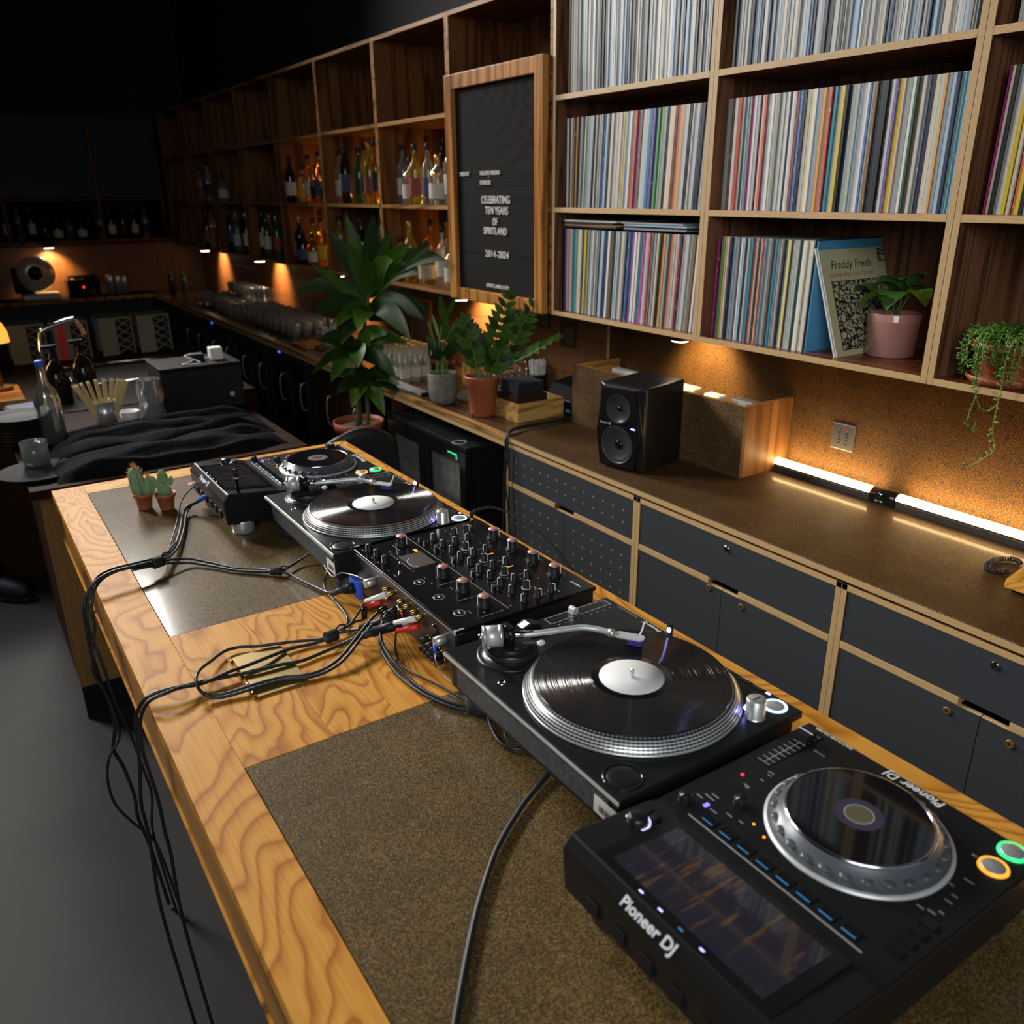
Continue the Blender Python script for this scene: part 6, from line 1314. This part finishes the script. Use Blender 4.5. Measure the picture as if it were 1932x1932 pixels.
def bag(label, x0, x1, y0_, y1_, z0_, h, seed, rz):
    rn = random.Random(seed); nx, ny = 26, 12; vs = []; ph = [rn.uniform(0, 6) for _ in range(6)]
    for layer in (0, 1):
        for j in range(ny+1):
            for i in range(nx+1):
                u, v = i/nx, j/ny; e = min(1, 6*min(u, 1-u))**.5*min(1, 4*min(v, 1-v))**.5
                wv = .18*math.sin(9*v+ph[0]+2*math.sin(5*u+ph[1]))+.14*math.sin(17*v+4*u+ph[2])+.08*math.sin(23*u+ph[3]+6*v)
                z = h*e*(.8+wv) if layer else 0.0
                vs.append(((u-.5)*(x1-x0), (v-.5)*(y1_-y0_)*(1+.04*math.sin(8*u+ph[4])), max(z, 0)))
    m_ = (nx+1)*(ny+1); fs2 = []
    for j in range(ny):
        for i in range(nx): k = j*(nx+1)+i; fs2 += [(k+m_, k+1+m_, k+nx+2+m_, k+nx+1+m_), (k, k+nx+1, k+nx+2, k+1)]
    return solo('nylon_bag', label, 'bag', G().add(vs, fs2, 0, True), FAB, loc=((x0+x1)/2, (y0_+y1_)/2, z0_), rot=(0, 0, rz), group='folded black bags')
bag('black nylon bag folded flat right behind the DJ table', -.76, -.02, 2.16, 2.36, .0, .055, 1, R(3))
bag('crumpled black nylon bag, second from the DJ table', -.74, .0, 2.36, 2.58, .0, .060, 2, R(-1))
bag('black nylon bag farthest from the DJ table, beside the straw cup', -.70, .0, 2.57, 2.72, .0, .050, 3, R(1))
lathe_thing('round_tray', 'round black tray at the near left corner of the side counter', 'tray', (-.79, 2.30, .0), (('tray', [(0, 0), (.105, 0), (.12, .010), (.118, .014), (.10, .006), (0, .006)], mat('tray_black', (.008, .009, .011), .6, spec=.04), 36),))
lathe_thing('tumbler', 'clear tumbler standing on the round black tray', 'glass', (-.785, 2.38, .0125), (('glass', [(0, 0), (.036, 0), (.040, .002), (.040, .075), (.038, .075), (.036, .012), (0, .012)], GLC, 26),))
for k in range(9): lathe_thing('plate', 'black plate, %s from the top of the stack at the left edge' % ordinal(9-k), 'plate', (-.79, 2.74, k*.011), (('dish', [(0, 0), (.07, 0), (.11, .010), (.112, .013), (.07, .005), (0, .005)], mat('plate_black', (.008, .008, .009), .5, spec=.06), 32),), 'stack of black plates')
wbt = thing('water_bottle', 'clear glass water bottle with a blue cap on the side counter', 'bottle', (-.70, 2.68, 0)); part(wbt, 'glass', G().lathe([(0, 0), (.040, 0), (.043, .004), (.043, .15), (.035, .185), (.016, .215), (.0125, .27), (.0135, .28)], seg=26), GLC); part(wbt, 'cap', G().lathe([(.0145, .272), (.0150, .288), (.013, .292), (0, .292)], seg=18), BLUEP)
cu = thing('straw_cup', 'steel cup full of pale wooden stirrers on the side counter', 'cup', (-.505, 2.80, 0)); part(cu, 'cup', G().lathe([(0, 0), (.036, 0), (.039, .10), (.037, .10), (.034, .004), (0, .004)], seg=28), STEEL)
for i in range(20):
    a = R(-80+160*(i % 10)/9); y_ = -.015+.03*(i//10); part(cu, 'stirrer', G().box(-.0055, .0055, -.0012, .0012, 0, .17).move(Matrix.Translation((.022*math.sin(a), y_, .010)) @ Matrix.Rotation(R(24)*math.sin(a), 4, 'Y') @ Matrix.Rotation(.3*math.sin(i*7), 4, 'Z')), mat('pale_bamboo', srgb(196, 172, 120), .6, var=.15, scale=40))
lathe_thing('ramekin', 'white ramekin beside the stirrer cup', 'bowl', (-.42, 2.82, 0), (('bowl', [(0, 0), (.030, 0), (.037, .045), (.034, .045), (.028, .006), (0, .006)], WHITEP, 26),))
fj = thing('foil_bag', 'crumpled clear bag of snacks beside the ramekin', 'bag', (-.325, 2.86, 0)); gfo = G().lathe([(0, 0), (.045, 0), (.048, .01), (.046, .05), (.049, .09), (.044, .13), (.046, .15)], seg=18)
for i, v in enumerate(gfo.v): k = 1+.10*math.sin(i*2.3)+.06*math.sin(i*5.1); gfo.v[i] = (v[0]*k, v[1]*k, v[2])
part(fj, 'wrap', gfo, mat('crinkled_film', (.42, .43, .46), .12, .6, var=.5, scale=60)); part(fj, 'contents', G().cyl((0, 0, .001), .042, .04, seg=16), BAMBOO)
bx2 = thing('black_case', 'black flight case with a small lock behind the bags', 'case', (-.11, 2.98, 0)); part(bx2, 'body', G().box(-.17, .15, -.12, .13, 0, .165), BLACK, .004); part(bx2, 'lid', G().box(-.172, .152, -.122, .132, .165, .18), mat('case_lid', (.010, .009, .009), .6, spec=.05), .003); part(bx2, 'lock', G().cyl((.10, -.1205, .05), .010, .004, 'Y', 16), STEEL)
pa = thing('charger', 'white phone charger with a cable lying on the black case', 'charger', (-.03, 2.97, .18)); part(pa, 'body', G().box(-.025, .025, -.025, .025, 0, .05), WHITEP, .003); part(pa, 'lead', G().tube([(-.025, 0, .01), (-.07, .01, .005), (-.12, -.04, .004), (-.15, -.07, .004), (-.08, -.075, .004), (-.13, -.03, .03), (-.06, .0, .03)], .003, 6), WHITEP); part(pa, 'black_block', G().box(-.10, -.05, -.02, .03, 0, .03), BLACK, .003)

# ------------------------------------------------------------------ sink counter and things further back
sk = thing('sink_counter', 'low steel sink counter behind the side counter', 'sink', (-.35, 4.5, -.85))
wpart(sk, 'cabinet', G().box(-1.1, .30, 3.60, 5.35, -.85, -.12), DK); wpart(sk, 'steel_top', G().box(-1.1, .30, 3.60, 4.15, -.12, -.10).box(-1.1, .30, 4.75, 5.35, -.12, -.10).box(-1.1, -.45, 4.15, 4.75, -.12, -.10).box(.20, .30, 4.15, 4.75, -.12, -.10), mat('worn_steel', srgb(44, 36, 28), .55, .1, var=.3, scale=20, spec=.06)); wpart(sk, 'basin', G().box(-.45, .20, 4.15, 4.75, -.119, -.112), mat('basin_steel', (.12, .12, .12), .4, .6))
wpart(sk, 'rim', G().tube([(-.45, 4.15, -.097), (.20, 4.15, -.097), (.20, 4.75, -.097), (-.45, 4.75, -.097), (-.45, 4.15, -.097)], .008, 8, smooth_path=False), CHROME)
fa = thing('faucet', 'tall arched chrome faucet over the sink', 'faucet', (-.585, 4.2, -.10)); part(fa, 'spout', G().tube([(0, 0, 0), (.01, 0, .15), (.025, 0, .275), (.05, 0, .30), (.11, .0, .32), (.175, .0, .335), (.20, 0, .325), (.225, .0, .25)], .013, 12), CHROME); part(fa, 'base', G().cyl((0, 0, 0), .028, .03, seg=18), CHROME)
for i, (x, y_) in enumerate(((-.555, 3.85), (-.425, 3.95))):
    lathe_thing('spray_bottle', ('dark brown spray bottle nearest the water bottle' if i == 0 else 'dark brown spray bottle behind the stirrer cup'), 'bottle', (x, y_, -.10), (('bottle', [(0, 0), (.05, 0), (.053, .005), (.053, .12), (.035, .17), (.014, .195), (.014, .21)], GLD, 24), ('pump_collar', [(.017, .205), (.017, .225), (.008, .23), (.008, .255), (0, .256)], BLACK, 16)), 'brown spray bottles')
    part(bpy.data.objects[[o.name for o in C.objects if o.name.startswith('spray_bottle')][-1]], 'nozzle', G().box(-.045, .02, -.01, .01, .252, .27), BLACK, .003)
LAT = mat('carton_white', srgb(128, 124, 114), .8, var=.1, scale=12)
for i, (x, st) in enumerate(((-.56, 0), (-.33, 1), (-.08, 0), (.14, 0))):
    t = thing('bottle_crate', ('white lattice crate with a red stripe behind the faucet' if st else '%s white lattice sided crate behind the sink' % ('leftmost', '', 'third', 'rightmost')[i]), 'crate', (x, 5.15, -.10), group='white crates behind the sink')
    part(t, 'front_panel', G().box(-.10, -.005, -.12, -.11, 0, .215), LAT); part(t, 'side_panel', G().box(-.10, .09, .11, .12, 0, .215), LAT); part(t, 'lid', G().box(-.10, .09, -.12, .12, .215, .225), LAT, .002)
    part(t, 'dark_inside', G().box(-.005, .085, -.105, .105, .004, .212), BLACK); part(t, 'edge_post', G().box(.082, .09, -.12, -.11, 0, .215), LAT)
    for k in range(4):
        for s_ in (1, -1): part(t, 'lattice_bar', G().tube([(.0, -.114, .012+k*.05), (.084, -.114, .012+k*.05+.05)] if s_ > 0 else [(.084, -.114, .012+k*.05), (.0, -.114, .012+k*.05+.05)], .0045, 5, smooth_path=False), LAT)
    if st: part(t, 'red_stripe', G().box(-.08, -.04, -.1215, -.119, 0, .2255), REDP)
lp = thing('amber_lamp', 'glowing amber table lamp at the left edge', 'lamp', (-.775, 4.2, -.10)); part(lp, 'shade', G().lathe([(.078, .235), (.074, .28), (.058, .325), (.03, .345), (0, .348)], seg=30), emis('amber_shade', (1.0, .42, .06), 1.3)); part(lp, 'stem', G().cyl((0, 0, .02), .008, .22, seg=12), BRASS); part(lp, 'base', G().cyl((0, 0, .0), .05, .02, seg=24), BRASS)
d = bpy.data.lights.new('lamp_light', 'POINT'); d.energy = 1.6; d.color = (1.0, .55, .2); d.shadow_soft_size = .04; l = bpy.data.objects.new('lamp_light', d); C.objects.link(l); l.parent = lp; l.location = (0, 0, .20)
wbd = solo('wooden_tray', 'warm wooden tray lit by the amber lamp', 'tray', G().box(-.16, .10, -.30, .2, 0, .02).box(-.16, .10, -.30, -.285, .02, .04), ORANGEW, .003, loc=(-.80, 4.12, -.10))
lp.location.z = -.08
solo('folded_cloth', 'pale blue and white folded cloth at the left edge', 'cloth', G().box(-.09, .08, -.07, .07, 0, .012).box(-.085, .075, -.06, .068, .012, .02), mat('blue_white_cloth', srgb(138, 152, 172), .9, var=.4, scale=9), .004, loc=(-.70, 3.74, -.095), rot=(0, 0, R(12)))
# far worktop machines
sl_ = thing('meat_slicer', 'polished steel disc slicer on the far worktop', 'slicer', (-.14, 8.80, BT)); part(sl_, 'disc', G().lathe([(0, -.055), (.08, -.05), (.15, -.03), (.165, -.01), (.165, 0), (0, .01)], (0, -.02, .24), 40, 'Y'), mat('polished_disc', (.72, .64, .50), .25, .35)); part(sl_, 'hub', G().lathe([(0, -.075), (.06, -.07), (.065, -.045)], (-.01, -.02, .25), 24, 'Y'), BLACKG); part(sl_, 'base', G().box(-.16, .17, -.12, .10, 0, .06), STEEL, .01); part(sl_, 'housing', G().box(-.20, -.02, -.01, .10, .06, .30), BLACK, .02)
tg = thing('coffee_machine', 'squat black coffee machine beside the slicer', 'machine', (.26, 8.80, BT)); part(tg, 'body', G().box(-.16, .13, -.12, .12, 0, .17), BLACKG, .01); part(tg, 'lid', G().box(-.13, .12, -.11, .12, .17, .20), BLACK, .008); part(tg, 'light', G().cyl((-.02, -.121, .10), .010, .004, 'Y', 12), LED_R); part(tg, 'chrome_bar', G().tube([(-.15, -.13, .17), (.0, -.13, .18)], .012, 10, smooth_path=False), GOLDM); part(tg, 'dial', G().cyl((.06, -.122, .06), .018, .01, 'Y', 16), CHROME)
for i, x in enumerate((.50, .57, .63)): lathe_thing('steel_canister', 'tall steel canister, %s from the coffee machine' % ordinal(i+1), 'canister', (x, 8.80, BT), (('can', [(0, 0), (.030, 0), (.030, .19-.01*i), (.027, .195-.01*i), (0, .195-.01*i)], STEEL, 22),), 'steel canisters')
for i, (x, gm) in enumerate(((1.02, GLD), (1.12, GLG))): bottle('tall', gm, PAPERK, CAPK, (x, 8.5-.1*i, BT), '%s bottle standing in the dark corner of the bar worktop' % GN[gm.name], 'corner bottles', .8)
solo('cardboard_box', 'brown cardboard box under the far worktop', 'box', G().box(-.22, .2, -.15, .15, 0, .26), mat('cardboard', srgb(120, 84, 54), .8, var=.1, scale=12), .003, loc=(.35, 7.6, -.50)); solo('steel_trolley', 'dark trolley under the cardboard box', 'trolley', G().box(-.5, .5, -.35, .35, .30, .349).box(-.5, -.46, -.35, -.31, 0, .30).box(.46, .5, -.35, -.31, 0, .30).box(-.5, -.46, .31, .35, 0, .30).box(.46, .5, .31, .35, 0, .30), BLACK, loc=(.2, 7.6, -.85))
sh = thing('shoe', 'dark blue black shoe on the concrete floor at the left edge', 'shoe', (-.96, 3.42, -.85), R(-55)); part(sh, 'upper', G().ball((0, 0, .045), .14, .05, .045, 18, 10), mat('shoe_dark', (.014, .018, .03), .6)); part(sh, 'sole', G().ball((0, 0, .014), .148, .054, .014, 18, 6), RUBBER); part(sh, 'ankle', G().lathe([(.036, .05), (.042, .11), (.046, .13), (.040, .13)], (-.09, 0, 0), 18), mat('shoe_dark', (.014, .018, .03), .6))

# ------------------------------------------------------------------ lift everything so the floor lies at z = 0
for o in SC.objects:
    if o.parent is None: o.location.z += ZT
